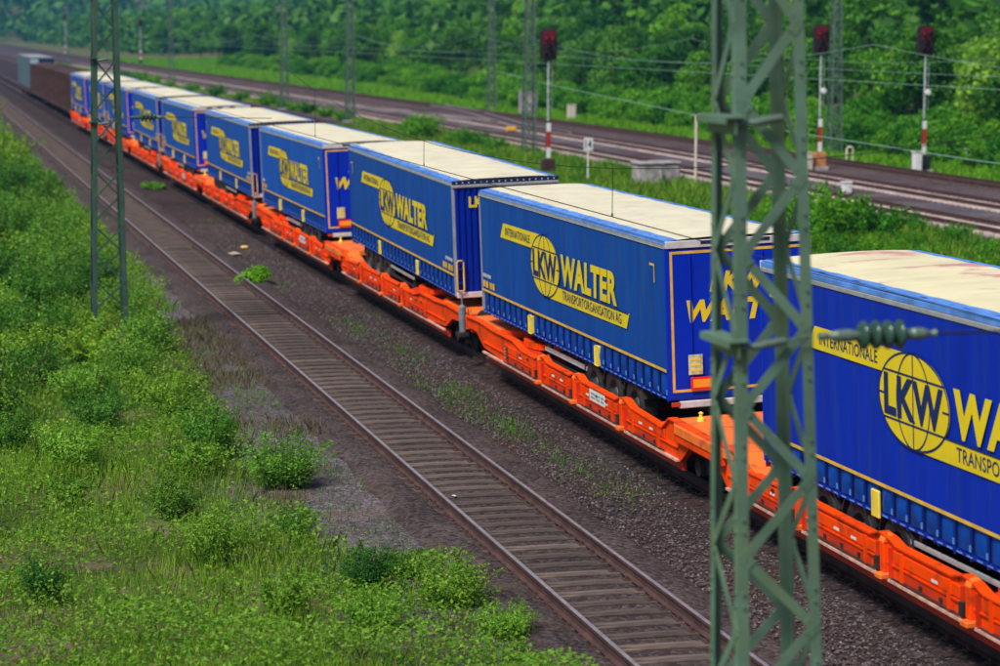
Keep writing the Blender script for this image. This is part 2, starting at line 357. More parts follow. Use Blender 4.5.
# ------------------------------------------------------------------ railway tracks
def railprof():
    return [(-.07,-.172),(.07,-.172),(.07,-.158),(.012,-.14),(.012,-.045),(.036,-.035),(.036,0),(-.036,0),(-.036,-.035),(-.012,-.045),(-.012,-.14),(-.07,-.158)]
def make_track(xc, y0, y1, label, sleeper_mat, top_mat, curve, step=.62, ind0=25, cant=0., slope_in=0):
    t = empty('railway_track', (0,0,0)); tag(t, label, 'railway track', kind='structure')
    yy = np.concatenate([np.arange(y0, 150, 10), np.arange(150, y1, 6), [y1]]) if curve else np.array([y0, y1])
    sh = shift(yy) if curve else np.zeros(len(yy)); P = railprof(); n = len(P)
    for s in (-1, 1):
        mb = MB(); vs = []; tv = []
        for k in range(len(yy)):
            cx = xc + sh[k] + s*.752
            zc = s*.752*math.sin(cant)
            vs += [(cx+p[0], yy[k], p[1]+zc) for p in P]; tv += [(cx-.03, yy[k], zc+.003), (cx+.03, yy[k], zc+.003)]
        mb.add(vs, [(k*n+i, k*n+(i+1) % n, (k+1)*n+(i+1) % n, (k+1)*n+i) for k in range(len(yy)-1) for i in range(n)], RAIL)
        ro = mb.build('rail', parent=t)
        mt = MB(); mt.add(tv, [(2*k, 2*k+1, 2*k+3, 2*k+2) for k in range(len(yy)-1)], top_mat); mt.build('running_surface', parent=ro)
    sm = MB(); sm.box((-1.25, -.125, -.33), (1.25, .125, -.172), sleeper_mat, bev=.015)
    for s in (-1, 1):
        sm.box((s*.752-.17, -.08, -.175), (s*.752+.17, .08, -.160), RAIL)
        for d in (-.11, .11): sm.box((s*.752+d-.02, -.04, -.165), (s*.752+d+.02, .04, -.12), RAIL)
    me = sm.mesh('sleeper'); ys = np.arange(max(y0, ind0), y1, step)
    c = math.cos(cant); first = None
    for yv in ys[:100]:
        o = obj('sleeper', me, t); o.location = (xc + (float(shift(yv)) if curve else 0) + random.uniform(-.03, .03), yv, random.uniform(-.008, .004)); o.rotation_euler = (0, -cant, random.uniform(-.012, .012))
    far = MB()
    for yv in ys[100:700]:
        x = xc + (float(shift(yv)) if curve else 0)
        far.box((x-1.25, yv-.125, -.33), (x+1.25, yv+.125, -.174), sleeper_mat, bev=0)
    if len(ys) > 100: tag(far.build('sleepers', parent=t), kind='stuff')
    return t
make_track(-4.62, 0, 1300, 'single empty track with wooden sleepers and shiny rails running left of the train', SLEEP, RAILTOP, False, .60, 26)
make_track(0, -15, 1300, 'track that carries the long freight train', YARD, RAILTOP, False, .62, 20, CANT)
make_track(27.6, 30, 1250, 'nearest of the three tracks beyond the train, with pale sleepers', SLEEPC, RAILTOP2, True, .62, 76)
make_track(33.1, 30, 1250, 'middle one of the three tracks beyond the train', SLEEPC, RAILTOP2, True, .62, 88)
make_track(38.9, 30, 1250, 'farthest track beyond the train, beside the hedge', SLEEP, RAIL, True, .62, 100)
make_track(19.5, 195, 1250, 'far side track that joins beyond the lattice masts', SLEEP, RAILTOP2, True, .62, 200)
# crossover between the middle and the farthest track
def lerp_track(x0, x1, y0, y1, label):
    t = empty('crossover_track'); tag(t, label, 'railway track', kind='structure')
    for s in (-.752, .752):
        mb = MB(); pts = []
        for k in range(13):
            f = k/12; y = y0+(y1-y0)*f; pts.append((x0+(x1-x0)*float(sstep(f))+s+float(shift(y)), y, -.03))
        for p, q in zip(pts[:-1], pts[1:]): mb.bar(p, q, .07, .12, RAILTOP)
        mb.build('rail', parent=t)
lerp_track(33.1, 38.9, 172, 236, 'pale rails of a crossover linking the middle and farthest tracks')
lerp_track(33.1, 27.6, 196, 262, 'crossover rails linking the nearest and middle tracks behind the masts')

# ------------------------------------------------------------------ semi-trailers
L = 13.6
def ymap(side, u): return (L-u-L/2) if side < 0 else (u-L/2)
def flat(mb, side, polys, m, x, zoff=0.):
    """polygons given as (u,z) lie on the side at distance x from the centre line"""
    for p in polys:
        mb.add([(side*x, ymap(side, u), z+zoff) for u, z in p], [tuple(range(len(p)))], m)
def side_text(mb, side, s, u0, u1, z0, z1, m, x, bold=.02, zoff=0., slant=0.):
    V, Fs = text(s, bold)
    vs = [(side*x, ymap(side, u0+(u1-u0)*a + slant*(b-.5)), z0+(z1-z0)*b+zoff) for a, b in V]
    mb.add(vs, Fs, m)
def ell(cu, cz, ru, rz, n=48, a0=0, a1=2*math.pi): return [(cu+ru*math.cos(a0+(a1-a0)*k/n), cz+rz*math.sin(a0+(a1-a0)*k/n)) for k in range(n+1)]
def stripe(pts, w):
    """a line of width w through (u,z) points, as quads"""
    out = []
    for (a, b), (c, d) in zip(pts[:-1], pts[1:]):
        l = math.hypot(c-a, d-b) or 1; nx, nz = -(d-b)/l*w/2, (c-a)/l*w/2
        out.append([(a+nx, b+nz), (a-nx, b-nz), (c-nx, d-nz), (c+nx, d+nz)])
    return out
def make_trailer(ztop, zct, zline, zbot, roofmat, wide_edge, lz=0., BLUE=BLUE):
    T = empty('semi_trailer'); W = 1.275; h = L/2
    zf = zline - .55                            # chassis level
    for side in (-1, 1):
        # curtain: slightly wavy sheet with thickness
        mb = MB(); ny, nz = 68, 6; vs = []; fs = []
        for a in range(ny+1):
            for b in range(nz+1):
                y = -h+.06+(L-.12)*a/ny; f = b/nz; z = zline+(zct-zline)*f
                wv = .007*math.sin(y*4.7+side)*math.sin(math.pi*f) + .005*math.sin(y*11+b)*math.sin(math.pi*f)
                vs.append((side*(W+wv-.006), y, z))
        for a in range(ny):
            for b in range(nz): fs.append((a*(nz+1)+b, (a+1)*(nz+1)+b, (a+1)*(nz+1)+b+1, a*(nz+1)+b+1))
        mb.add(vs, fs, BLUE, True)
        mb.box((side*(W-.05), -h+.06, zline), (side*(W-.02), h-.06, zct), BLUE)
        cur = mb.build('side_curtain', parent=T)
        # printed emblem
        X1, X2, X3 = W+.012, W+.016, W+.020
        e = MB()
        flat(e, side, [[(2.24,3.49),(5.65,3.50),(5.0,3.17),(1.95,3.17)]], YEL, X1, lz)
        flat(e, side, [[(5.7,2.60),(11.45,2.60),(11.25,2.31),(5.65,2.285)]], YEL, X1, lz)
        flat(e, side, [ell(5.65, 2.90, 1.12, .625)[:-1]], YEL, X2, lz)
        e.build('printed_emblem', parent=cur)
        gl = MB()
        for q in (ell(5.65,2.90,1.10,.615), ell(5.65,2.90,.52,.615), [(5.65,3.515),(5.65,2.285)],
                  [(4.7,3.215),(6.62,3.215)], [(4.7,2.592),(11.4,2.592)], [(4.53,2.90),(4.72,2.90)], [(6.55,2.90),(6.76,2.90)]):
            flat(gl, side, stripe(q, .028), INK, X3, lz)
        gl.build('globe_grid_lines', parent=cur)
        tx = MB(); side_text(tx, side, 'LKW', 4.72, 6.58, 2.63, 3.18, INK, W+.023, .035, lz); tx.build('lettering', parent=cur)
        tx = MB(); side_text(tx, side, 'WALTER', 6.85, 10.72, 2.64, 3.25, YEL, W+.016, .045, lz, .05); tx.build('lettering', parent=cur)
        tx = MB(); side_text(tx, side, 'INTERNATIONALE', 2.42, 4.5, 3.25, 3.42, INK, W+.018, .005, lz); tx.build('lettering', parent=cur)
        tx = MB(); side_text(tx, side, 'TRANSPORTORGANISATION AG', 6.95, 10.95, 2.36, 2.54, INK, W+.018, .005, lz); tx.build('lettering', parent=cur)
        # small block of illegible data near the front
        d = MB(); fr = -1 if side > 0 else 1
        def uf(u): return u if side < 0 else L-u
        for k in range(6):
            flat(d, side, [[(uf(.18+k*.13), zline+.30),(uf(.28+k*.13), zline+.30),(uf(.28+k*.13), zline+.38),(uf(.18+k*.13), zline+.38)]], STEEL_W, X1)
        for a, b in ((.18,.36),(.42,.66),(.80,1.0),(1.04,1.24)):
            flat(d, side, [[(uf(a), zline+.08),(uf(b), zline+.08),(uf(b), zline+.22),(uf(a), zline+.22)]], YEL_LINE, X1)
        d.build('data_marks', parent=cur)
        # amber tape line
        t = MB(); flat(t, side, [[(.06, zline-.02),(L-.06, zline-.02),(L-.06, zline+.03),(.06, zline+.03)]], YEL_LINE, W+.014)
        # corner tape bracket near the rear top
        q = 12.95 if side < 0 else .65
        flat(t, side, [[(q-.22, zct-.30),(q+.06, zct-.30),(q+.06, zct-.34),(q-.22, zct-.34)],[(q+.02, zct-.34),(q+.06, zct-.34),(q+.06, zct-.62),(q+.02, zct-.62)]], YEL_LINE, W+.014)
        t.build('reflective_tape', parent=T)
        # lower skirt: bulging tarpaulin panels between dark straps, bottom rail
        sk = MB(); st = MB(); n = 28; pw = (L-.16)/n
        for k in range(n):
            ya = -h+.08+k*pw; zz0, zz1 = zbot+.07, zline-.03
            vs = []; fs = []
            for a in range(5):
                for b in range(4):
                    fa, fb = a/4, b/3
                    x = W-.035+.05*math.sin(math.pi*fa)*math.sin(math.pi*min(1, .25+fb*.75))
                    vs.append((side*x, ya+.05+(pw-.10)*fa, zz0+(zz1-zz0)*fb))
            for a in range(4):
                for b in range(3): fs.append((a*4+b, (a+1)*4+b, (a+1)*4+b+1, a*4+b+1))
            sk.add(vs, fs, BLUE_SKIRT, True)
            if k == 0:
                st.box((side*(W-.02), -.020, zbot-.03), (side*(W+.002), .020, zline-.03), BLUE_DARK)
                st.box((side*(W+.002), -.018, zbot+.09), (side*(W+.016), .018, zbot+.17), BLUE_LIGHT); stm = st.mesh('strap')
            so = obj('strap', stm, T); so.location = (0, ya, 0)
        sk.box((side*(W-.07), -h+.06, zbot+.05), (side*(W-.04), h-.06, zline-.02), BLUE_DARK)
        sk.build('curtain_skirt', parent=T)
        br = MB(); br.box((side*(W-.09), -h+.04, zbot), (side*(W-.004), h-.04, zbot+.05), BLUE_FRONT)
        for k in range(46): br.box((side*(W-.004), -h+.2+k*.29, zbot+.012), (side*(W+.003), -h+.36+k*.29, zbot+.030), BLUE_LIGHT)
        br.build('side_rail', parent=T)
        for u in (4.35, 9.30):
            y = ymap(side, u); tb = MB(); tb.box((side*(W-.01), y-.13, zline-.47), (side*(W+.03), y+.13, zline-.10), YEL_TAB, bev=.012); tb.build('yellow_latch', parent=T)
        # roof edge rails
        re_ = MB(); re_.box((side*(W-.05), -h+.03, zct), (side*(W+.008), h-.03, zct+.065), GREY, bev=.006)
        re_.box((side*(W-.06), -h+.03, zct+.07), (side*(W-.004), h-.03, ztop-.012), BLUE_LIGHT, bev=.006)
        re_.build('roof_rail', parent=T)
        sc_ = MB()
        sc_.box((side*(W-.155), 0, ztop+.002), (side*(W-.115), .22, ztop+.010), BLUE_DARK); scm = sc_.mesh('roof_lace')
        for k in range(30): so = obj('roof_lace', scm, T); so.location = (0, -h+.3+k*.44, 0)
        for yy in (-h+.03, h-.03):
            pp = MB(); pp.box((side*(W-.05), yy-.035, zbot), (side*(W+.006), yy+.035, zct), GREY if yy > 0 else BLUE_REAR); pp.build('corner_post', parent=T)
    # roof
    rf = MB(); nx, ny = 12, 88; vs = []; fs = []; cw = W-.02
    for a in range(ny+1):
        for b in range(nx+1):
            x = -cw+2*cw*b/nx; y = -h+.02+(L-.04)*a/ny; e = 1-abs(x/cw)**3
            vs.append((x, y, ztop + .035*e + .022*e*abs(math.sin(y*math.pi/1.15)) + .004*math.sin(y*9+x*2)*e))
    edge = (0, nx-1) if not wide_edge else (0, nx-1)
    for b in range(nx):
        k = [(a*(nx+1)+b, a*(nx+1)+b+1, (a+1)*(nx+1)+b+1, (a+1)*(nx+1)+b) for a in range(ny)]
        rf.add(vs if b == 0 else [], [], None) if b == 0 else None
        fs += [(q, b) for q in k]
    o0 = 0
    for q, b in fs:
        rf.f.append(q); rf.m.append(rf.mi(BLUE_LIGHT if b in edge else roofmat)); rf.sm.append(True)
    rf.build('roof', parent=T)
    bl = MB(); bl.box((-W+.1, -h+.08, zbot+.25), (W-.1, h-.08, ztop-.02), DARK); bl.build('cargo_body', parent=T)
    # rear doors (at -y)
    rd = MB(); yb = -h
    rd.box((-W+.02, yb-.01, zbot+.08), (-.006, yb+.05, zct-.02), BLUE_REAR); rd.box((.006, yb-.01, zbot+.08), (W-.02, yb+.05, zct-.02), BLUE_REAR)
    doors = rd.build('rear_doors', parent=T)
    hd = MB(); hd.box((-W+.01, yb-.03, zct+.0), (W-.01, yb+.06, ztop-.002), STEEL_W, bev=.008)
    for x in (-.55, -.1, .45): hd.box((x-.11, yb-.036, ztop-.07), (x+.11, yb-.028, ztop-.01), NAVY)
    hd.build('rear_header', parent=T)
    tp = MB(); xx = W-.07; y = yb-.016; z0, z1 = zbot+.13, zct-.05; ww = .045
    tp.box((-xx, y, z0), (-xx+ww, y+.004, z1), YEL_LINE); tp.box((xx-ww, y, z0), (xx, y+.004, z1), YEL_LINE)
    tp.box((-xx+ww, y, z1-ww), (xx-ww, y+.004, z1), YEL_LINE); tp.box((-xx+ww, y, z0), (xx-ww, y+.004, z0+ww), YEL_LINE)
    tp.build('outline_tape', parent=T)
    for s, x0, x1, zz0, zz1 in (('LKW', -.52, .52, zct-.76, zct-.42), ('WALTER', -.93, .95, zct-1.26, zct-.88)):
        tx = MB(); V, Fs = text(s, .05, .25); tx.add([(x0+(x1-x0)*a, yb-.017, zz0+(zz1-zz0)*b) for a, b in V], [f for f in Fs], YEL); tx.build('lettering', parent=doors)
    for x in (-.86, -.42, .42, .86):
        lr = MB(); lr.tube([(x, yb-.035, zbot+.2), (x, yb-.035, zct-.1)], .014, BLUE_REAR, 6)
        lr.box((x-.03, yb-.05, zbot+.75), (x+.03, yb-.02, zbot+.8), BLUE_FRONT); lr.build('locking_bar', parent=doors)
    for s in (-1, 1):
        a, b = sorted((s*.90, s*.42)); pl = MB(); pl.box((a, yb-.060, zbot+.16), (b, yb-.045, zbot+.38), RED); pl.box((a+.04, yb-.064, zbot+.20), (b-.02, yb-.0605, zbot+.34), ORG_PL); pl.build('marker_plate', parent=T)
    npl = MB(); npl.box((-.93, yb-.055, zbot+.42), (-.68, yb-.04, zbot+.76), PLATE, bev=.004)
    npl.build('placard', parent=T)
    sg = MB()
    for k in range(3): sg.box((-.90, yb-.058, zbot+.48+k*.09), (-.72, yb-.0555, zbot+.52+k*.09), YEL_TAB)
    sg.build('placard_marks', parent=T)
    bp = MB(); bp.box((-W+.03, yb-.02, zbot+.0), (W-.03, yb+.10, zbot+.075), BLUE_FRONT, bev=.008); bp.box((-W+.18, yb-.05, zbot-.14), (W-.1, yb+.06, zbot-.02), STEEL_W, bev=.012)
    bp.build('rear_bumper', parent=T)
    for s in (-1, 1):
        lb = MB(); a, b = sorted((s*(W-.03), s*(W-.2))); lb.box((a, yb-.05, zbot-.11), (b, yb-.02, zbot-.03), REDP, bev=.01); lb.build('tail_light', parent=T)
    # front wall (at +y): ribbed
    fwl = MB(); yf = h; prof = []; n = 17; wv = (2*W-.1)/n
    for k in range(n):
        x = -W+.05+k*wv; prof += [(x, yf+.0), (x+wv*.42, yf+.0), (x+wv*.5, yf+.035), (x+wv*.92, yf+.035)]
    prof += [(W-.05, yf), (W-.05, yf-.05), (-W+.05, yf-.05)]
    fwl.prism(prof, zbot+.02, zct-.03, 'z', BLUE_FRONT); fr = fwl.build('front_wall', parent=T)
    cp = MB(); cp.box((-W+.0, yf-.05, zct-.03), (W, yf+.06, zct+.035), GREY, bev=.01); cp.build('front_cap', parent=T); cp = MB(); cp.box((-W+.03, yf-.04, zbot-.04), (W-.03, yf+.055, zbot+.09), STEEL_W, bev=.01); cp.build('front_sill', parent=T)
    tr = MB(); tr.box((-W+.0, yf-.04, zct+.04), (W, yf+.04, ztop+.005), NAVY, bev=.008)
    for k in range(17): tr.box((-W+.1+k*.146, yf+.041, zct+.07), (-W+.13+k*.146, yf+.046, zct+.10), STEEL_W)
    tr.build('front_top_rail', parent=T)
    tx = MB(); V, Fs = text('LKW WALTER', .045); tx.add([(.90-1.85*a, yf+.042, zct-.50+.26*b) for a, b in V], [f[::-1] for f in Fs], YEL); tx.build('lettering', parent=fr)
    gh = MB(); x0, x1 = W-.03, W-.19
    gh.tube([(x0,yf+.10,zbot+.16),(x0,yf+.10,zbot+.80),(x0-.03,yf+.10,zbot+.84),(x1+.03,yf+.10,zbot+.84),(x1,yf+.10,zbot+.80),(x1,yf+.10,zbot+.16),(x1+.03,yf+.10,zbot+.13),(x0-.03,yf+.10,zbot+.13),(x0,yf+.10,zbot+.16)], .02, YEL_LINE, 6)
    gh.box((x1+.04, yf+.02, zbot+.3), (x0-.04, yf+.10, zbot+.34), BLUE_FRONT); gh.box((x1+.04, yf+.02, zbot+.62), (x0-.04, yf+.10, zbot+.66), BLUE_FRONT)
    gh.build('grab_handle', parent=T)
    # chassis, landing legs, axles
    ch = MB(); zc = zbot
    for s in (-1, 1): ch.box((s*.42-.06, -h+.1, zc-.30), (s*.42+.06, h-1.2, zc+.02), DARK)
    ch.box((-1.15, -h+.12, zc+.0), (1.15, h-.1, zc+.24), DARK)
    for k in range(12): ch.box((-1.2, -h+.5+k*1.1, zc-.06), (1.2, -h+.6+k*1.1, zc+.02), DARK)
    ch.cyl((0, h-1.65, zc-.1), .06, .3, 'z', DARK); ch.build('chassis', parent=T)
    for s in (-1, 1):
        lg = MB(); lg.box((s*.75-.06, h-3.6, zc-.62), (s*.75+.06, h-3.45, zc), GREY, bev=.01); lg.build('landing_leg', parent=T)
        gb = MB(); gb.box((s*(W-.10), h-8.3, zc-.22), (s*(W-.06), h-5.2, zc-.15), GREY, bev=.008); gb.box((s*(W-.10), h-8.3, zc-.42), (s*(W-.06), h-5.2, zc-.36), DARK)
        for yy in (h-8.1, h-5.4): gb.box((s*(W-.18), yy, zc-.45), (s*(W-.10), yy+.08, zc), DARK)
        gb.build('side_guard', parent=T)
        fd = MB()
        for k in range(3):
            yc = -h+2.25+k*1.31
            fd.prism([(yc+.60*math.cos(a), zc-.37+.58*math.sin(a)) for a in [math.pi*(.08+.84*q/10) for q in range(11)]] + [(yc+.57*math.cos(a), zc-.37+.55*math.sin(a)) for a in [math.pi*(.92-.84*q/10) for q in range(11)]], s*(W-.42), s*(W-.04), 'x', DARK)
        fd.build('mudguards', parent=T)
    for k in range(3):
        yc = -h+2.25+k*1.31
        ax = MB(); ax.tube([(-1.0,yc,zc-.42),(1.0,yc,zc-.42)], .06, DARK, 8); ax.build('axle', parent=T)
        for s in (-1, 1):
            we = MB(); we.cyl((s*(W-.22), yc, zc-.42), 0, 0, 'x', TYRE, 28, prof=[(.28,-.17*s),(.46,-.17*s),(.50,-.12*s),(.50,.12*s),(.46,.17*s),(.28,.15*s)])
            wo = we.build('wheel', parent=T)
            ri = MB(); ri.cyl((s*(W-.22), yc, zc-.42), 0, 0, 'x', RIM, 20, prof=[(.285,.15*s),(.27,.06*s),(.15,.04*s),(.13,.12*s),(.0,.13*s)]); ri.build('rim', parent=wo)
    return T
BASE = (4.055, 3.93, 1.86, 1.37)
proto = make_trailer(*BASE, ROOF, False)
tall = make_trailer(4.20, 4.045, 1.63, 1.20, ROOF_DIRTY, True, -.015, BLUE_DEEP)
def place(o, ynear, flip, hn=0., hf=0.):
    """ynear: world y of the near end; hn, hf: how far the near and the far end sit above or below level"""
    pitch = math.atan2(hf-hn, L)
    M = Matrix.Rotation(-CANT, 4, 'Y') @ Matrix.Translation((0, ynear+L/2, (hn+hf)/2)) @ Matrix.Rotation(pitch, 4, 'X') @ Matrix.Rotation(math.pi if flip else 0, 4, 'Z')
    o.rotation_mode = 'XYZ'; o.matrix_world = M
GT = 'blue trailers riding on the orange wagons'
place(tall, 20.12, True, .10, -.015); tag(tall, 'closest blue trailer, cut off by the right edge, with pink stains on its cream roof', 'trailer', GT)
specs = [(38.4, False, .005, -.015, 'blue trailer with rear doors behind the green lattice mast, second nearest of the train'),
 (54.77, True, .0, .19, 'blue trailer with ribbed front wall and large yellow grab handle, third nearest of the train'),
 (72.75, False, .0, .0, 'fourth nearest blue trailer, its rear doors half hidden by the trailer in front'),
 (89.1, True, .0, .03, 'fifth nearest blue trailer, front wall seen as a narrow dark blue strip'),
 (107.1, False, .0, .0, 'sixth nearest blue trailer, rear doors with yellow letter fragment showing'),
 (123.4, True, .0, .04, 'seventh nearest blue trailer, seen just right of the left lattice mast'),
 (141.4, False, .0, .0, 'eighth nearest blue trailer, seen behind the right leg of the left lattice mast'),
 (157.7, True, .0, .04, 'ninth nearest blue trailer, seen between the legs of the left lattice mast'),
 (175.7, False, .0, .0, 'farthest blue trailer with yellow emblem, next to the brown wagons')]
for k, (y, fl, a, b, lab) in enumerate(specs):
    o = proto if k == 0 else copy_tree(proto)
    place(o, y, fl, a, b); tag(o, lab, 'trailer', GT)

# ------------------------------------------------------------------ pocket wagons
WL = 34.3
def make_wagon():
    T = empty('pocket_wagon'); H = WL/2
    def bothy(u, sgn): return sgn*(H-u)                     # u metres from the wagon's end
    top = [(.35,1.10),(1.7,1.13),(3.0,1.08),(4.7,1.09),(5.5,.97),(6.6,.96),(6.9,1.04),(7.2,1.075),(7.5,1.0),(9.2,.99),(9.45,1.05),(9.8,1.075),(10.1,.99),(12.3,.985),(12.6,1.06),(12.9,1.085),(13.3,.98),(15.1,.93),(15.5,1.15),(17.15,1.12)]
    bot = [(17.15,.88),(16.5,.83),(15.95,.50),(7,.52),(3.9,.53),(1.95,.60),(1.25,.86),(.35,.90)]
    for s in (-1, 1):
        for e in (-1, 1):
            mb = MB(); P = [(bothy(u, e), z) for u, z in top+bot]; xa, xb = sorted((s*1.40, s*1.30))
            mb.prism(P, xa, xb, 'x', ORANGE)
            sb = mb.build('side_sill', parent=T)
            fl = MB(); a, b = sorted((bothy(2.0, e), bothy(15.9, e)))
            fl.box((min(s*1.40, s*1.455), a, .50), (max(s*1.40, s*1.455), b, .535), EDGE)
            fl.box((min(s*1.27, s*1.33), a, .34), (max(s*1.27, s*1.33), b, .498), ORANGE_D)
            fl.box((min(s*1.40, s*1.43), a, .72), (max(s*1.40, s*1.43), b, .745), ORANGE)
            pts = [(u, z) for u, z in top if 0 < u < 17.2]
            for (u1, z1), (u2, z2) in zip(pts[:-1], pts[1:]):
                fl.bar((s*1.37, bothy(u1, e), z1+.012), (s*1.37, bothy(u2, e), z2+.012), .15, .024, ORANGE)
            fl.build('sill_flange', parent=sb)
            for u in (6.98, 9.62, 12.75):
                pm = MB(); y = bothy(u, e)
                pm.box((min(s*1.30, s*1.47), y-.07, .60), (max(s*1.30, s*1.47), y+.07, 1.0), ORANGE, bev=.012)
                pm.prism([(s*1.30, 1.0), (s*1.47, 1.0), (s*1.44, 1.075), (s*1.33, 1.095)], y-.08, y+.08, 'y', ORANGE_L)
                for q in (-.22, .2): pm.box((min(s*1.40, s*1.46), y+q-.025, .56), (max(s*1.40, s*1.46), y+q+.025, .96), ORANGE_D)
                pm.box((min(s*1.40, s*1.56), y-.16, .53), (max(s*1.40, s*1.56), y+.04, .60), ORANGE_L, bev=.01)
                pm.box((min(s*1.41, s*1.50), y+.11, .60), (max(s*1.41, s*1.50), y+.2, .78), BOGIE)
                pm.build('stanchion', parent=T)
            for (ua, ub) in ((3.9,6.7),(7.3,9.35),(9.95,12.45),(13.1,15.2)):
                pn = MB(); a, b = sorted((bothy(ua, e), bothy(ub, e)))
                pn.box((min(s*1.402, s*1.425), a, .77), (max(s*1.402, s*1.425), b, .93), ORANGE, bev=.008)
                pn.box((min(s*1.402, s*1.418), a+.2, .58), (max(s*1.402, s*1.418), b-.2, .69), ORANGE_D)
                for q in (a+.3, b-.3): pn.box((min(s*1.42, s*1.45), q-.04, .56), (max(s*1.42, s*1.45), q+.04, .95), ORANGE)
                pb = pn.build('side_flap', parent=T)
                ft = MB()
                for q in np.arange(a+.55, b-.4, .62):
                    ft.box((min(s*1.425, s*1.445), q-.03, .60), (max(s*1.425, s*1.445), q+.03, .66), BOGIE)
                    if random.random() < .5: ft.box((min(s*1.425, s*1.432), q+.1, .80), (max(s*1.425, s*1.432), q+.28, .835), WHITE)
                    if random.random() < .35: ft.box((min(s*1.425, s*1.45), q+.12, .86), (max(s*1.425, s*1.45), q+.2, .90), BOGIE)
                ft.tube([(s*1.44, a, .575), (s*1.44, b, .565)], .014, BOGIE, 6); ft.build('small_fittings', parent=pb)
    # data plate on the sill
    for s, e in ((-1, -1), (1, 1)):
        pl = MB(); y = bothy(11.15, -e) if s < 0 else bothy(11.15, -e)
        pl.box((min(s*1.426, s*1.436), y-.5, .75), (max(s*1.426, s*1.436), y+.5, .96), WHITE)
        po = pl.build('data_plate', parent=T)
        mk = MB()
        for a, b in ((-.45,-.25),(-.18,.05),(.12,.42)):
            for z in (.80, .87): mk.box((min(s*1.436, s*1.44), y+a, z), (max(s*1.436, s*1.44), y+b, z+.04), GREY)
        mk.build('plate_marks', parent=po)
    for s in (-1, 1):
        vb = MB(); y = bothy(4.15, 1); vb.box((min(s*1.4, s*1.44), y-.12, .60), (max(s*1.4, s*1.44), y+.12, .92), DARK, bev=.01)
        for k in range(4): vb.box((min(s*1.44, s*1.45), y-.09, .65+k*.065), (max(s*1.44, s*1.45), y+.09, .68+k*.065), GREY)
        vb.build('vent_box', parent=T)
    # end decks with hitch, middle deck
    for e in (-1, 1):
        dk = MB(); a, b = sorted((bothy(.30, e), bothy(2.9, e)))
        dk.box((-1.29, a, .98), (1.29, b, 1.09), ORANGE_L, bev=.01)
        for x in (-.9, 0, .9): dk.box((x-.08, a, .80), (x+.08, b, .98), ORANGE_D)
        dk.box((-1.3, min(bothy(.22, e), bothy(.40, e)), .72), (1.3, max(bothy(.22, e), bothy(.40, e)), 1.07), ORANGE, bev=.015)
        dk.build('end_deck', parent=T)
        # hitch frame: converging beams with dark openings and a round support table
        hf = MB()
        for s in (-1, 1):
            hf.bar((s*1.2, bothy(2.9, e), 1.02), (s*.35, bothy(4.3, e), 1.08), .16, .14, ORANGE)
            hf.bar((s*.35, bothy(4.3, e), 1.08), (s*1.2, bothy(5.4, e), 1.0), .16, .14, ORANGE)
            hf.bar((s*1.22, bothy(2.9, e), .98), (s*1.22, bothy(6.6, e), .92), .14, .16, ORANGE_D)
        hf.cyl((0, bothy(3.6, e), 1.16), 0, 0, 'z', ORANGE, 24, prof=[(.30,-.06),(.52,-.06),(.52,.0),(.30,.0),(.30,-.06)])
        hf.bar((-1.2, bothy(6.6, e), .95), (1.2, bothy(6.6, e), .95), .22, .14, ORANGE)
        hf.build('hitch_frame', parent=T)
        ring = MB(); n = 28; pts = []
        for k in range(n+1):
            t = 2*math.pi*k/n; pts.append((1.20*math.copysign(abs(math.cos(t))**.7, math.cos(t)), bothy(5.35, e)+.95*math.copysign(abs(math.sin(t))**.7, math.sin(t)), 1.10))
        for p, q in zip(pts[:-1], pts[1:]): ring.bar(p, q, .15, .12, ORANGE)
        ring.bar((-.5, bothy(4.7, e), 1.03), (.5, bothy(6.1, e), 1.03), .1, .1, ORANGE_L); ring.bar((.5, bothy(4.7, e), 1.03), (-.5, bothy(6.1, e), 1.03), .1, .1, ORANGE)
        ring.build('support_ring', parent=T)
        # buffers and coupler
        for s in (-1, 1):
            bf = MB(); bf.cyl((s*.87, bothy(.12, e), .95), 0, 0, 'y', BOGIE, 18, prof=[(0,-.1*e-.0),(.14,-.1*e),(.14,.06*e),(.24,.06*e),(.24,.10*e),(0,.11*e)]); bf.build('buffer', parent=T)
            if e == 1 or True:
                bc = MB(); y = bothy(.30, e); x = s*1.36
                if e == -1:
                    bc.cyl((x, y, 1.0), 0, 0, 'z', GREYP, 16, prof=[(0,-.33),(.085,-.33),(.085,.24),(.05,.28),(.02,.30),(.02,.58),(0,.58)])
                    bc.box((x-.14, y-.16, .58), (x+.10, y+.16, .66), BOGIE); bc.build('brake_column', parent=T)
                else:
                    bc.tube([(x, y-.02, .9), (x, y-.02, 1.28), (x, y-.25, 1.28), (x, y-.25, .95)], .02, ORANGE_L, 6); bc.build('shunter_handle', parent=T)
        cp = MB(); cp.box((-.1, min(bothy(-.0, e), bothy(.35, e)), .86), (.1, max(bothy(-.0, e), bothy(.35, e)), 1.0), BOGIE); cp.build('coupler', parent=T)
        # inner slope plates beside the middle
        for s in (-1, 1):
            rp = MB(); rp.prism([(bothy(13.9, e), .78), (bothy(15.5, e), 1.14), (bothy(15.5, e), 1.07), (bothy(13.9, e), .71)], min(s*.98, s*1.36), max(s*.98, s*1.36), 'x', ORANGE_L); rp.build('slope_plate', parent=T)
    md = MB(); q = H-15.5
    md.prism([(-1.30,-q),(-.5,-q-.05),(.5,-q-.05),(1.30,-q),(1.30,q),(.5,q+.05),(-.5,q+.05),(-1.30,q)], 1.02, 1.145, 'z', ORANGE_L)
    md.prism([(-1.52,-1.1),(-1.38,-q+.1),(-1.30,-q),(-1.30,q),(-1.38,q-.1),(-1.52,1.1)], 1.00, 1.135, 'z', ORANGE_L)
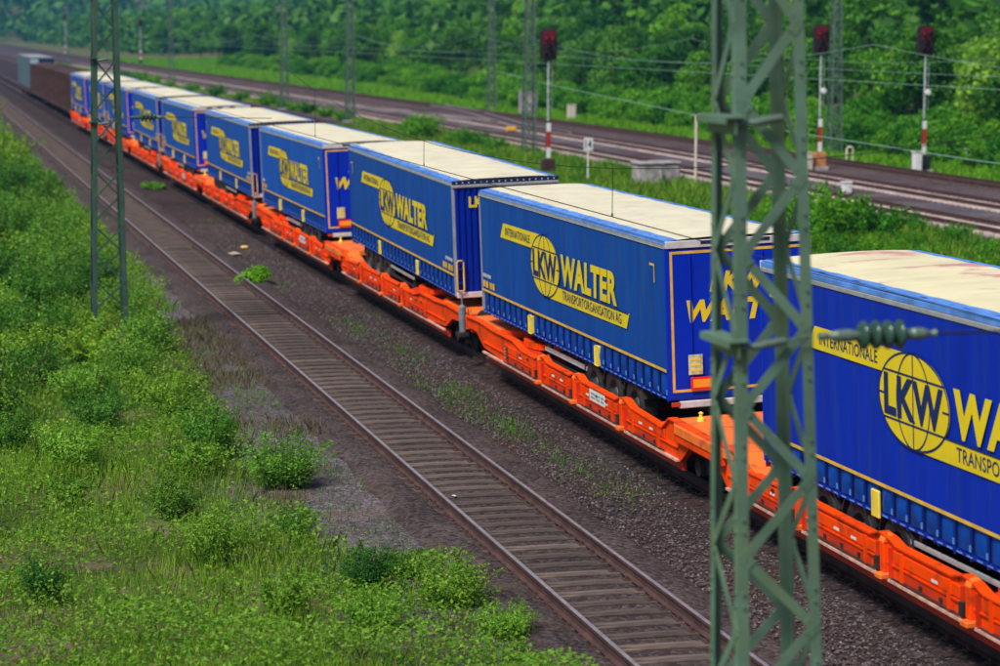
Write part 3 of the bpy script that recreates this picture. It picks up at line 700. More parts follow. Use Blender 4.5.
    md.prism([(1.52,-1.1),(1.38,-q+.1),(1.30,-q),(1.30,q),(1.38,q-.1),(1.52,1.1)], 1.00, 1.135, 'z', ORANGE_L)
    md.build('middle_deck', parent=T)
    sk = MB(); 
    for s in (-1, 1): sk.box((min(s*1.42, s*1.50), -1.2, .86), (max(s*1.42, s*1.50), 1.2, 1.0), ORANGE, bev=.01)
    sk.build('deck_apron', parent=T)
    for s in (-1, 1):
        kb = MB(); kb.cyl((s*1.0, s*-1.25, 1.19), 0, 0, 'z', YEL_TAB, 14, prof=[(0,-.05),(.07,-.05),(.06,0),(.03,.03),(.03,.07),(.045,.09),(0,.12)]); kb.build('locating_cone', parent=T)
    # pocket floors
    for e in (-1, 1):
        a, b = sorted((bothy(6.7, e), bothy(15.4, e))); fl = MB(); fl.box((-1.29, a, .33), (1.29, b, .40), BOGIE)
        for k in range(6): fl.box((-1.29, a+.4+k*1.5, .40), (1.29, a+.52+k*1.5, .52), ORANGE_D)
        fl.build('pocket_floor', parent=T)
        a, b = sorted((bothy(2.9, e), bothy(6.7, e))); cb = MB(); cb.box((-.35, a, .60), (.35, b, .90), BOGIE); cb.build('centre_beam', parent=T)
    for yc in (-(H-2.55), 0, H-2.55):
        bg = MB()
        for s in (-1, 1):
            bg.prism([(yc-1.35,.42),(yc-1.1,.62),(yc-.4,.66),(yc-.25,.42),(yc+.25,.42),(yc+.4,.66),(yc+1.1,.62),(yc+1.35,.42),(yc+1.1,.36),(yc-1.1,.36)], min(s*.98, s*1.10), max(s*.98, s*1.10), 'x', BOGIE)
            for d in (-.9, .9):
                bg.cyl((s*1.12, yc+d, .44), .15, .14, 'x', BOGIE, 12)
                for q in (-.22, .22): bg.cyl((s*1.04, yc+d+q, .62), .07, .22, 'z', BOGIE, 10)
        bg.box((-.98, yc-.2, .40), (.98, yc+.2, .62), BOGIE); bo = bg.build('bogie', parent=T)
        for d in (-.9, .9):
            for s in (-1, 1):
                wh = MB(); wh.cyl((s*.752, yc+d, .46), 0, 0, 'x', BOGIE, 26, prof=[(0,.07*s),(.12,.07*s),(.14,.03*s),(.38,.03*s),(.40,.065*s),(.46,.06*s),(.46,-.04*s),(.49,-.06*s),(.49,-.085*s),(0,-.085*s)]); wh.build('wheel', parent=bo)
            ax = MB(); ax.tube([(-.7,yc+d,.46),(.7,yc+d,.46)], .08, BOGIE, 8); ax.build('axle', parent=bo)
    return T
wag = make_wagon()
WLAB = ['nearest orange pocket wagon, under the two closest blue trailers behind the green mast',
 'second orange pocket wagon from the camera, below the trailer with the yellow grab handle',
 'third orange pocket wagon from the camera, under the fifth and sixth blue trailers',
 'fourth orange pocket wagon, passing behind the left lattice mast',
 'farthest orange pocket wagon, next to the dark brown wagons']
for k in range(5):
    o = wag if k == 0 else copy_tree(wag)
    o.matrix_world = Matrix.Rotation(-CANT, 4, 'Y') @ Matrix.Translation((0, 53.45-WL/2+k*WL, 0))
    tag(o, WLAB[k], 'wagon', 'orange wagons coupled in the train')

# ------------------------------------------------------------------ brown wagons and grey containers at the tail of the view
def brown_wagon(y0, ln, label):
    T = empty('freight_wagon', (0, y0, 0)); tag(T, label, 'wagon', 'dark brown wagons at the far end of the train')
    mb = MB(); mb.box((-1.35, .3, .85), (1.35, ln-.3, 1.25), BROWNW, bev=.03); mb.build('underframe', parent=T)
    mb = MB(); mb.box((-1.15, .6, 1.25), (1.15, ln-.6, 3.1), PALEC, bev=.05); mb.build('load_panels', parent=T)
    mb = MB(); mb.prism([(-1.2,3.1),(1.2,3.1),(1.15,3.75),(.5,3.95),(-.5,3.95),(-1.15,3.75)], .6, ln-.6, 'y', BROWNW); mb.build('cover', parent=T)
    n = int(ln/3.6)
    for k in range(n+1):
        y = .5+(ln-1.0)*k/n
        for s in (-1, 1):
            p = MB(); p.box((s*1.34-.12, y-.14, 1.25), (s*1.34+.12, y+.14, 3.85), BROWNW, bev=.015); p.build('stanchion', parent=T)
    for k in range(n):
        y = .5+(ln-1.0)*(k+.5)/n
        for s in (-1, 1):
            p = MB(); p.cyl((s*1.20, y, 3.2), 0, 0, 'z', WHITE, 12, prof=[(0,-.16),(.12,-.15),(.16,0),(.10,.12),(0,.16)]); p.build('pale_cap', parent=T)
    for yc in (2.5, ln-2.5):
        for d in (-.9, .9):
            for s in (-1, 1):
                wh = MB(); wh.cyl((s*.752, yc+d, .46), .46, .13, 'x', BOGIE, 16); wh.build('wheel', parent=T)
brown_wagon(191.5, 29, 'nearer dark brown freight wagon with pale panels between ribs, beyond the last blue trailer')
brown_wagon(222, 30, 'farther dark brown freight wagon, in front of the grey container')
def container(y0, label):
    T = empty('container', (0, y0, 0)); tag(T, label, 'container', 'grey containers at the far end of the train')
    mb = MB(); n = 40; pr = []
    for s in (1,):
        for k in range(n):
            y = .1+(13.4)*k/n; d = 13.4/n; pr += [(1.25, y), (1.25, y+d*.4), (1.21, y+d*.5), (1.21, y+d*.9)]
    full = [(x, y) for x, y in pr] + [(-x, y) for x, y in pr[::-1]]
    mb.prism(full, 1.2, 4.35, 'z', GREYC); mb.build('body', parent=T)
    mb = MB(); mb.box((-1.2, .08, 4.352), (1.2, 13.5, 4.40), GREY, bev=.01); mb.build('roof', parent=T)
    mb = MB(); mb.box((-1.2, .03, 1.25), (-.35, .098, 4.2), PALEBL); mb.box((-.32, .03, 1.25), (1.2, .098, 4.2), NAVY); mb.build('end_doors', parent=T)
    mb = MB(); mb.box((-1.3, -.2, .8), (1.3, 13.8, 1.19), BROWNW); mb.build('carrier_frame', parent=T)
    for yc in (2, 11.5):
        for s in (-1, 1):
            wh = MB(); wh.cyl((s*.752, yc, .46), .46, .13, 'x', BOGIE, 16); wh.build('wheel', parent=T)
container(256.5, 'grey container with pale blue end door beyond the brown wagons')
container(271, 'farther grey container, right behind the one with the pale blue end door')

# ------------------------------------------------------------------ lattice masts
def make_mast(m, H=12.5, w0=.83, k=.0325, panel=.61, detail=True, leg=.10, phase=0., zs=None, bw=.072):
    T = empty('lattice_mast')
    def w(z): return w0-k*z
    c4 = [(-1,-1),(1,-1),(1,1),(-1,1)]
    for sx, sy in c4:
        mb = MB(); a = leg; t = .012
        for z0, z1 in ((-.3, H),):
            q0, q1 = w(z0)/2, w(z1)/2
            # an L angle: two flat flanges meeting at the corner
            for ax in (0, 1):
                vs = []
                for (q, z) in ((q0, z0), (q1, z1)):
                    if ax == 0: P = [(sx*q, sy*q), (sx*(q-a), sy*q), (sx*(q-a), sy*(q-t)), (sx*q, sy*(q-t))]
                    else: P = [(sx*q, sy*(q-t)), (sx*(q-t), sy*(q-t)), (sx*(q-t), sy*(q-a)), (sx*q, sy*(q-a))]
                    vs += [(x, y, z) for x, y in P]
                mb.add(vs, [(0,1,2,3),(7,6,5,4),(0,4,5,1),(1,5,6,2),(2,6,7,3),(3,7,4,0)], m)
        if detail:
            z = .4
            while z < H-.2:
                q = w(z)/2
                for dz in (-.05, .05):
                    mb.cyl((sx*(q-a*.5), sy*(q+.008), z+dz), .012, .018, 'y', m, 6); mb.cyl((sx*(q+.008), sy*(q-a*.5), z+dz), .012, .018, 'x', m, 6)
                z += panel
        mb.build('leg', parent=T)
    bl = MB(); faces = [(0,1),(1,2),(2,3),(3,0)]
    for fi, (i, j) in enumerate(faces):
        z = .2+phase*panel if zs is None else zs; kx = (0, 1, 1, 0)[fi] if zs is not None else fi % 2
        while z+panel < H:
            (ax, ay), (bx, by) = c4[i], c4[j]
            if kx % 2: (ax, ay), (bx, by) = (bx, by), (ax, ay)
            qa, qb = w(z)/2-.05, w(z+panel)/2-.05
            nrm = ((0,-1,0),(1,0,0),(0,1,0),(-1,0,0))[fi]; off = -.004
            A = Vector((ax*qa, ay*qa, z)); B = Vector((bx*qb, by*qb, z+panel))
            O = Vector(nrm)*(.046)
            tgt = MB() if detail else bl
            tgt.bar(A+O, B+O, bw, .008, m, side=nrm)
            if detail:
                dd = (B-A).normalized(); O2 = Vector(nrm)*.0535
                for P_, q_ in ((A, 1), (B, -1)):
                    tgt.bar(P_+O2-dd*q_*.015, P_+O2+dd*q_*.09, bw*1.15, .006, m, side=nrm)
                    for t_ in (.015, .07): tgt.cyl(tuple(P_+O2+dd*q_*t_), .010, .016, 'y' if fi % 2 == 0 else 'x', m, 6)
                tgt.build('brace', parent=T)
            z += panel; kx += 1
    if not detail: bl.build('bracing', parent=T)
    fo = MB(); fo.box((-.62,-.62,-.6), (.62,.62,-.12), CONC, bev=.04); fo.build('foundation', parent=T)
    cp = MB(); q = w(H)/2; cp.box((-q-.03,-q-.03,H), (q+.03,q+.03,H+.04), m); cp.build('top_plate', parent=T)
    return T
def wire_fittings(T, mast_w, zlow, zhigh, m):
    """small steel shelf brackets on the left face with short anchor rods towards the wire"""
    q = mast_w/2
    for z in (zlow, zhigh):
        b = MB(); b.box((-q-.09, -q-.10, z-.02), (-q+.07, q*.9, z-.006), m); b.box((-q-.012, -q-.08, z-.14), (-q-.002, q*.9, z-.02), m)
        b.box((-q-.10, -q-.10, z-.06), (-q-.09, q*.9, z-.006), m)
        b.build('bracket', parent=T)
        a = MB(); a.tube([(-q+.02, -q-.045, z-.06), (-q+.16, -q-.045, z-.06), (-q+.20, -q-.045, z-.05), (-q+.36, -q-.045, z-.03)], [.016, .03, .034, .03], FITT, 8)
        if z == zlow: a.tube([(-q+.36, -q-.045, z-.03), (-q+.58, -q-.06, z-.0)], .008, FITT, 6)
        a.build('anchor_rod', parent=T)

def insulator_string(loc, label):
    """four sheds on a rod with end fittings, hanging in the cross wire along x"""
    T = empty('insulator', loc); tag(T, label, 'insulator')
    mb = MB(); mb.cyl((0,0,0), 0, 0, 'x', FITT, 14, prof=[(0,-.50),(.022,-.50),(.03,-.46),(.022,-.42),(.045,-.36),(.05,-.26),(.04,-.20),(.04,.24),(.05,.26),(.045,.34),(.02,.40),(.035,.44),(.0,.47)]); mb.build('end_fitting', parent=T)
    for k in range(4):
        x = -.145+k*.097
        s = MB(); s.cyl((x,0,0), 0, 0, 'x', CERAM, 26, prof=[(.05,-.045),(.075,-.03),(.104,-.012),(.112,.006),(.106,.018),(.085,.012),(.06,.028),(.05,.05)])
        for p in range(len(s.sm)): s.sm[p] = True
        s.build('shed', parent=T)
    return T
MN = make_mast(MAST, 12.5, w0=.745, k=.0275, panel=.57, leg=.086, zs=.15, bw=.075); MN.location = (-7.215, 17.25, 0); MN.rotation_euler = (0, -.032, 0)
tag(MN, 'large sea-green lattice mast in the foreground in front of the train', 'mast', 'lattice catenary masts')
wire_fittings(MN, .60, 5.24, 6.90, MAST)
ML = make_mast(MAST_D, 12.5, w0=.90, k=.034, phase=.5, panel=.70, leg=.12, bw=.042); ML.location = (-8.80, 61.6, -.1); tag(ML, 'dark green lattice mast standing in the weeds on the left of the track', 'mast', 'lattice catenary masts')
wire_fittings(ML, .64, 5.27, 6.85, MAST_D)
insulator_string((-6.555, 16.90, 5.235), 'green porcelain insulator with four sheds right of the foreground mast')
insulator_string((-7.75, 61.62, 5.26), 'small green insulator string beside the dark left lattice mast')
far = make_mast(MAST_F, 13, detail=False)
MP = [(24.2, 147.5, 'pale green lattice mast behind the red-faced signal left of centre'), (22.6, 202, 'lattice mast standing behind the cream roof of the fourth trailer'),
 (21.9, 234, 'lattice mast between the far tracks, left of the one behind the fourth trailer'), (23.4, 352, 'lattice mast in the distance behind the sixth and seventh trailers'),
 (40.6, 226, 'lattice mast at the edge of the hedge near the grey cabinet'), (43.0, 143.5, 'lattice mast against the trees between the two right-hand signals'), (22, 560, 'faint lattice mast beyond the far brown wagons')]
for k, (x, y, lab) in enumerate(MP):
    o = far if k == 0 else copy_tree(far)
    o.location = (x, y, -.1); tag(o, lab, 'mast', 'lattice catenary masts')

# ------------------------------------------------------------------ wires
def wire(name, pts, r, m, label, cat='wire', group=None, droppers=None):
    T = empty(name, pts[0]); tag(T, label, cat, group); o = Vector(pts[0])
    mb = MB(); mb.tube([Vector(p)-o for p in pts], r, m, 6); mb.build('strand', parent=T)
    for (a, b) in droppers or []:
        d = MB(); d.tube([Vector(a)-o, Vector(b)-o], r*.8, m, 5); d.box(tuple(Vector(a)-o-Vector((.008,.015,.0))), tuple(Vector(a)-o+Vector((.008,.015,.04))), m); d.build('dropper', parent=T)
    return T
def mess(y): return 5.47 + 1.36*((y-39.6)/22.2)**2
wire('cross_wire', [(-7.02, 16.93, 5.21), (-7.05, 16.9, 5.235)], .006, WIRE, 'short thin wire link between the foreground mast and the large insulator') if 0 else None
yy = np.arange(17.4, 62.1, 2.2)
wire('messenger_wire', [(-4.62, y, mess(y)) for y in yy], .006, WIRE, 'thin sagging upper wire above the left track, near the foreground mast')
wire('contact_wire', [(-4.62, y, 5.05) for y in (-5, 17.4, 62, 107, 240)], .007, WIRE, 'thin straight contact wire crossing in front of the cream trailer roofs', droppers=[((-4.62, y, 5.055), (-4.62, y, mess(y)-.004)) for y in (18.7, 30.7, 42.77, 54.8)])
wire('cross_wire', [(-6.09, 16.90, 5.235), (-4.62, 16.86, 5.24), (1.5, 16.6, 5.22)], .010, WIRE, 'thin wire leaving the large insulator towards the right edge')
wire('cross_wire', [(-7.26, 61.62, 5.262), (-4.62, 61.6, 5.22)], .010, WIRE, 'thin wire from the small insulator beside the left mast to the contact wire')
wire('signal_line', [(24.9, 158.2, 4.65), (24.9, 146, 4.15), (24.9, 134, 3.75), (24.9, 117.5, 3.27), (24.9, 100.5, 2.94), (24.9, 82.6, 2.72), (24.9, 60, 2.9)], .018, WIREG, 'pale green line sagging past the white post beyond the train')
for x, lab in ((27.6, 'nearest'), (38.9, 'farthest')):
    P = [(x+float(shift(y)), y, 5.25) for y in np.arange(40, 420, 15)]
    wire('contact_wire', P, .012, WIREG, f'pale contact wire above the {lab} track beyond the train')
    P = [(x+float(shift(y)), y, 5.7 + 1.2*abs(((y-40) % 60)/30-1)**2) for y in np.arange(40, 420, 5)]
    wire('messenger_wire', P, .010, WIREG, f'pale sagging messenger wire above the {lab} track beyond the train')

# ------------------------------------------------------------------ signals, posts, cabinets
def signal(loc, H, base, label, lamp=True, two=False, sc_=1.):
    T = empty('railway_signal', loc); tag(T, label, 'signal', 'red railway signals')
    p = MB(); p.tube([(0,0,0),(0,0,H-1.5)], .06*sc_, SIGM, 10)
    for z in np.arange(3.6, H-1.6, .42): p.box((.07,-.012,z), (.20,.012,z+.03), GREY)
    p.tube([(.20,0,3.4),(.20,0,H-1.5)], .015, GREY, 6); p.build('mast', parent=T)
    b = MB()
    for z0, z1, m in ((.95,1.5,WHITE),(1.5,2.35,REDP),(2.35,2.8,WHITE)): b.box((-.12*sc_,-.10,z0), (.12*sc_,-.08,z1), m)
    b.box((-.13*sc_,-.08,.9), (.13*sc_,.02,2.9), DARK); b.build('mast_plate', parent=T)
    h = MB(); h.prism([(-.40,H-1.6),(.40,H-1.6),(.44,H-1.3),(.44,H-.15),(.30,H),(-.30,H),(-.44,H-.15),(-.44,H-1.3)], -.10, .22, 'y', SIGD)
    ho = h.build('signal_head', parent=T)
    f = MB(); f.prism([(-.36,H-.78),(.36,H-.78),(.36,H-.14),(.26,H-.06),(-.26,H-.06),(-.36,H-.14)], -.115, -.10, 'y', SIGR); f.build('face_plate', parent=ho)
    for (x, z, lit) in ((-.17,H-.45,1),(.17,H-.45,1),(0,H-.95,0),(-.17,H-1.3,0),(.17,H-1.3,0)):
        q = MB(); q.cyl((x,-.20,z), 0, 0, 'y', SIGD, 14, prof=[(.10,.09),(.10,-.10),(.115,-.10),(.115,.09)]); q.build('lamp_hood', parent=ho)
        q = MB(); q.cyl((x,-.125,z), .085, .012, 'y', LENS if (lit and two) or (lit and x < 0) else SIGR, 14); q.build('lens', parent=ho)
    if lamp:
        l = MB(); l.cyl((.16,-.1,4.35), 0, 0, 'y', WHITE, 16, prof=[(0,-.08),(.15,-.06),(.17,0),(.15,.08),(0,.1)]); l.build('round_marker', parent=T)
    bb = MB(); bb.box((-.45,-.4,-.3), (.45,.4,.12), CONC, bev=.03)
    bb.box((-.33,-.28,.12), (.33,.28,.9), base, bev=.03); bb.build('base_box', parent=T)
    return T
signal((19.2, 124, -.2), 7.7, BROWNW, 'red railway signal left of centre, dark brown base just behind the trailer roofs', lamp=False, two=True)
signal((36.0, 128, -.2), 8.0, BROWNBOX, 'red signal with brown and cream boxes at its foot, right of the foreground mast')
signal((40.7, 124.4, -.2), 8.0, DARK, 'red signal near the right edge beside a white post and the hedge')
signal((34.6, 520, -.2), 9.5, DARK, 'faint red signal far away above the brown wagons', lamp=False, sc_=1.6)
signal((26.5, 640, -.2), 11.0, DARK, 'farthest faint red signal near the left edge', lamp=False, sc_=1.8)
def cabinet(loc, s, m, label, cat='cabinet'):
    T = empty('cabinet', loc); tag(T, label, cat); x, y, z = s
    b = MB(); b.box((-x/2,-y/2,0), (x/2,y/2,z), m, bev=.02); b.build('body', parent=T)
    b = MB(); b.box((-x/2-.04,-y/2-.04,z), (x/2+.04,y/2+.04,z+.06), m, bev=.015); b.build('lid', parent=T)
    b = MB(); b.box((-x/2+.06,-y/2-.015,.08), (x/2-.06,-y/2-.002,z-.08), m); b.box((x/2-.16,-y/2-.03,z*.5), (x/2-.12,-y/2-.015,z*.5+.12), GREY); b.build('door', parent=T)
cabinet((35.25, 127.6, -.25), (.34,.34,.95), CREAMB, 'cream box left of the brown box at the signal foot')
cabinet((40.0, 123.6, -.25), (.45,.4,1.15), WHITE, 'white box beside the dark base of the rightmost signal')
cabinet((46.6, 130.6, -.2), (.95,.5,.85), STEEL_W, 'light grey cabinet in the hedge at the right edge')
cabinet((41.9, 217, -.2), (1.6,.8,2.0), CONC, 'tall grey cabinet by the hedge beyond the far tracks')
cabinet((42.2, 203, -.2), (.7,.5,1.2), CREAMB, 'pale relay box just right of the tall grey cabinet')
cabinet((30.6, 116.5, -.22), (.42,.4,.9), WHITE, 'white box seen between the legs of the foreground mast')
cabinet((29.9, 108.6, -.22), (.42,.4,.5), WHITE, 'low white box below the taller one between the foreground mast legs')
T = empty('marker_hoop', (40.6, 134.9, -.2)); tag(T, 'small cream hoop standing beside the farthest track', 'marker')
b = MB(); b.tube([(-.2,0,0),(-.2,0,.75),(-.12,0,.85),(.12,0,.85),(.2,0,.75),(.2,0,0)], .05, CREAMB, 8); b.build('hoop', parent=T)
T = empty('track_marker', (30.6, 178, -.2)); tag(T, 'small yellow marker lying between the far tracks', 'marker')
b = MB(); b.box((-.38,-.2,.05), (.38,.2,.38), MARK_Y, bev=.05); b.build('body', parent=T); b = MB(); b.box((-.3,-.12,-.1), (.3,.12,.05), CONC); b.build('foot', parent=T)
# speed board
T = empty('number_board', (19.85, 118.5, -.3)); tag(T, 'white board reading 14 on a thin post beside the green strip', 'sign')
b = MB(); b.tube([(0,0,0),(0,0,1.75)], .04, WHITE, 8); b.build('post', parent=T)
b = MB(); b.box((-.24,-.05,1.70), (.24,-.03,2.35), WHITE, bev=.006); bo = b.build('board', parent=T)
b = MB(); V, Fs = text('14', .02); b.add([(-.17+.34*p, -.053, 1.82+.42*q) for p, q in V], Fs, INK); b.build('lettering', parent=bo)
# white post
T = empty('line_post', (24.9, 116.4, -.25)); tag(T, 'tall thin cream post that carries the pale line beyond the train', 'post')
b = MB(); b.tube([(0,0,0),(0,0,3.5)], .075, CREAMB, 10); b.build('post', parent=T); b = MB(); b.tube([(-.22,0,3.5),(.22,0,3.5)], .05, GREY, 8); b.cyl((0,0,3.62), .07, .2, 'z', CERAM, 10); b.build('head', parent=T)
# concrete chambers
for x, y, s, lab in ((22.6, 117.2, (1.35,1.1,1.05), 'square old concrete block with dark left side beside the nearest far track'), (23.95, 118.6, (1.3,1.2,1.0), 'lighter concrete block just right of the darker one')):
    T = empty('concrete_block', (x, y, -.3)); tag(T, lab, 'concrete block')
    b = MB(); b.box((-s[0]/2,-s[1]/2,0), (s[0]/2,s[1]/2,s[2]), CONC, bev=.07); b.build('chamber', parent=T)
    b = MB(); b.box((-s[0]/2-.06,-s[1]/2-.06,s[2]-.0), (s[0]/2+.06,s[1]/2+.06,s[2]+.14), CONC, bev=.05); b.build('cover_slab', parent=T)
# litter by the empty track
for (x, y, r, m, lab) in ((-3.45, 84.8, .2, DEBRIS, 'pale crumpled litter left of the other scraps beside the empty track'), (-2.85, 82.9, .3, DEBRIS, 'long pale scrap of litter on the dark gravel'), (-2.1, 85.6, .2, DIRTY_Y, 'yellowish scrap of litter nearest the train'), (-5.0, 38.5, .055, STEEL_W, 'small white scrap lying between the rails of the empty track')):
    n = 9; vs = []; fs = []
    for a in range(n):
        t = 2*math.pi*a/n; q = r*random.uniform(.5, 1.); vs.append((q*math.cos(t), q*math.sin(t)*1.7, random.uniform(0, r*.2)))
    vs.append((0, 0, r*.35)); fs = [(a, (a+1) % n, n) for a in range(n)]
    mb = MB(); mb.add(vs, fs, m); o = mb.build('litter'); o.location = (x, y, -.24 if m is not STEEL_W else -.165); tag(o, lab, 'litter')

# ------------------------------------------------------------------ plants
def leaves(P, N, size, asp=.55, up=.3):
    """rhombic leaves at P, facing roughly along N"""
    n = len(P); N = N + rng.normal(0, .55, (n, 3)); N[:, 2] += up; N /= np.linalg.norm(N, axis=1)[:, None]
    A = np.cross(N, rng.normal(0, 1, (n, 3))); A /= np.linalg.norm(A, axis=1)[:, None]; B = np.cross(N, A)
    s = size*rng.uniform(.6, 1.35, n)[:, None] if np.isscalar(size) else (size*rng.uniform(.6, 1.35, n))[:, None]
    V = np.stack([P-A*s, P+B*s*asp-N*s*.12, P+A*s, P-B*s*asp-N*s*.12], 1).reshape(-1, 3)
    return V, np.arange(4*n).reshape(-1, 4)
def crown_points(n, lobes, r, h, z0, flat=.8, inner=.35):
    """lobed crown: each lobe is a leaf-covered ellipsoid of its own"""
    C = []; Rr = []
    for k in range(lobes):
        f = (k+.5)/lobes; z = z0 + h*(.08+.84*rng.uniform(0, 1)); e = math.sin(math.pi*min(.98, max(.12, (z-z0)/h*.85+.12)))
        a = rng.uniform(0, 2*math.pi); d = r*e*rng.uniform(.25, .8)
        C.append((d*math.cos(a), d*math.sin(a), z)); Rr.append(r*rng.uniform(.24, .46))
    C = np.array(C); Rr = np.array(Rr); pr = Rr**2/np.sum(Rr**2); k = rng.choice(lobes, n, p=pr)
    D = rng.normal(0, 1, (n, 3)); D /= np.linalg.norm(D, axis=1)[:, None]
    rad = np.where(rng.uniform(0, 1, n) < inner, rng.uniform(.4, .9, n), rng.uniform(.85, 1.08, n))
    P = C[k] + D*rad[:, None]*Rr[k][:, None]*np.array([1, 1, flat]); P[:, 2] = np.maximum(P[:, 2], z0*.4+.05)
    return P, D, C
def make_tree(name, H, r, n, leaf, m, lobes=16, trunk=.28, z0=None, stems=1):
    T = empty(name); z0 = H*.18 if z0 is None else z0
    P, D, C = crown_points(n, lobes, r, H-z0, z0); V, Fq = leaves(P, D, leaf)
    obj('crown', np_mesh('crown', V, Fq, m), T)
    mb = MB()
    for s in range(stems):
        a = rng.uniform(0, 6.28); o = .0 if stems == 1 else .12
        mb.tube([(o*math.cos(a), o*math.sin(a), -.3), (r*.05+o*2*math.cos(a), o*2*math.sin(a), H*.35), (o*4*math.cos(a), o*4*math.sin(a), H*.8)], [trunk/2, trunk*.38, trunk*.12], BARK, 7)
    for c in C[:7]:
        mb.tube([(0, 0, max(.1, c[2]*.45)), tuple(c*np.array([.6, .6, .85])), tuple(c)], [trunk*.25, trunk*.14, trunk*.04], BARK, 5, cap=False)
    mb.build('trunk', parent=T); return T
def scatter(protos, spots, label, cat, group, zf=None, labels=None):
    for k, (x, y, s) in enumerate(spots):
        p = protos[k % len(protos)]
        o = p if k < len(protos) else copy_tree(p)
        z = float(height(x, y))+.02 if zf is None else zf
        o.location = (x, y, z); o.rotation_euler = (0, 0, random.uniform(0, 6.28)); o.scale = (s*random.uniform(.9, 1.15), s*random.uniform(.9, 1.15), s*random.uniform(.85, 1.1))
        tag(o, labels[k] if labels and k < len(labels) else label, cat, group)
    for p in protos[len(spots):]:
        for c in list(p.children): bpy.data.objects.remove(c)
        bpy.data.objects.remove(p)

def make_sprays(name, H, r, nst, per, leaf, m, spread=.6):
    """a ragged shrub: many leafy shoots leaning outwards from one foot"""
    T = empty(name); Pn = []; Dn = []; mb = MB()
    for k in range(nst):
        a = rng.uniform(0, 6.283); b0 = r*.30*math.sqrt(rng.uniform()); t = rng.uniform(0, spread)*(.4+.6*rng.uniform()); ln = H*rng.uniform(.45, 1.05)
        base = np.array([b0*math.cos(a), b0*math.sin(a), 0]); d = np.array([math.sin(t)*math.cos(a), math.sin(t)*math.sin(a), math.cos(t)])
        bend = np.array([math.cos(a), math.sin(a), -.5])*rng.uniform(0, .25)*ln
        f = rng.uniform(.10, 1.0, per)**.8; w = (.05+.09*np.sin(np.pi*f))*H
        P = base + d*ln*f[:, None] + bend*(f**2)[:, None] + rng.normal(0, 1, (per, 3))*w[:, None]*.55
        P[:, 2] = np.abs(P[:, 2]); Pn.append(P); Dn.append(rng.normal(0, .5, (per, 3))+d*.4+np.array([math.cos(a), math.sin(a), .4])*.4)
        if k < 26: mb.tube([tuple(base-np.array([0,0,.1])), tuple(base+d*ln*.5+bend*.25), tuple(base+d*ln+bend)], [.012*H, .008*H, .003*H], BARK, 5, cap=False)
    V, Fq = leaves(np.concatenate(Pn), np.concatenate(Dn), leaf, .5, .3)
    obj('foliage', np_mesh('foliage', V, Fq, m), T); mb.build('stems', parent=T); return T
# willow-like shrubs on the left bank
sh = [make_sprays('shrub', 1.15+.18*k, .9+.12*k, 70, 85, .036, LEAF_A, .75) for k in range(2)] + [make_sprays('shrub', .95+.5*k, 1.0, 60, 75, .042, LEAF_B, .9) for k in range(2)] + [make_sprays('shrub', 1.3, .8, 60, 90, .032, LEAF_D, .55)]
spots = [(-8.4,43.5,.85),(-7.6,40.4,.85),(-8.9,42.0,.75),(-12.2,48.5,1.1),(-12.9,37.5,.8),(-10.9,42.6,.8),(-8.2,57.5,1.0),(-9.7,55.5,1.15),(-11.2,55,1.1),(-12.3,58.5,1.2),(-13.2,53,1.2),(-10.2,50.2,.9),(-8.8,50.8,.85),(-8.5,49.0,.75),
 (-11.9,45,.75),(-13.4,44.5,.9),(-10.2,46.6,.8),(-11.2,40.0,.55),(-9.4,35.0,.6),(-12.0,33,.5),(-8.0,65,.9),(-10.3,66,1.3),(-11.6,64,1.1),(-12.9,68,1.5),(-10.9,71,1.4),(-8.3,72,1.1),(-9.4,77,1.4),(-11.9,76,1.6),(-12.9,84,1.7),(-10.4,84,1.6),(-8.6,86,1.3),(-11.4,92,1.8),(-9.2,95,1.5),(-12.3,101,2.0),(-9.8,104,1.8),(-8.9,114,1.7),(-11.2,112,2.0),(-10,123,2.0),(-8.8,131,1.9),(-12,124,2.2),(-10.3,138,2.2),(-9.3,150,2.2),(-11,160,2.5),(-9.6,172,2.4),(-10.6,186,2.6),(-9.2,200,2.5),(-11,215,2.8),
 (-6.9,33.2,.5),(-6.6,31.4,.55),(-7.6,32.5,.6),(-7.9,30.3,.55),(-6.3,29.6,.45),(-8.9,31.5,.55),(-9.6,38.5,.6),(-8.0,36.2,.5),(-10.6,58.5,1.15),(-11.8,61.5,1.2),(-9.5,59.8,1.0),(-12.8,63.5,1.3),(-9.3,68.6,1.15),(-12.6,72,1.35),(-10.1,74,1.3),(-7.9,77.5,.9),(-13.2,60.2,1.2),(-11.1,52.3,1.0),(-12.4,55.4,1.1),(-9.0,53.2,.9),(-10,80,1.3),(-8.1,82,1.1),(-12.4,79.5,1.5),(-9.9,89,1.5),(-8.2,92,1.2),(-11.6,96,1.7),(-8.6,100,1.4),(-8.1,107,1.4),(-16,40,1.3),(-17,47,1.4),(-16,56,1.5),(-18,63,1.6),(-16,73,1.7),(-17.5,85,1.8),(-16,98,2),(-20,52,1.6),(-21,68,1.8),(-15.5,33,1.1)]
scatter(sh, spots, 'willow-like green shrub among the tall weeds left of the empty track', 'shrub', 'shrubs on the weedy bank left of the track', zf=-.3,
        labels=['shrub farthest right beside the grey gravel, left of the empty track', 'smaller shrub just in front of the one at the gravel edge', 'low shrub left of the two shrubs at the gravel edge'])
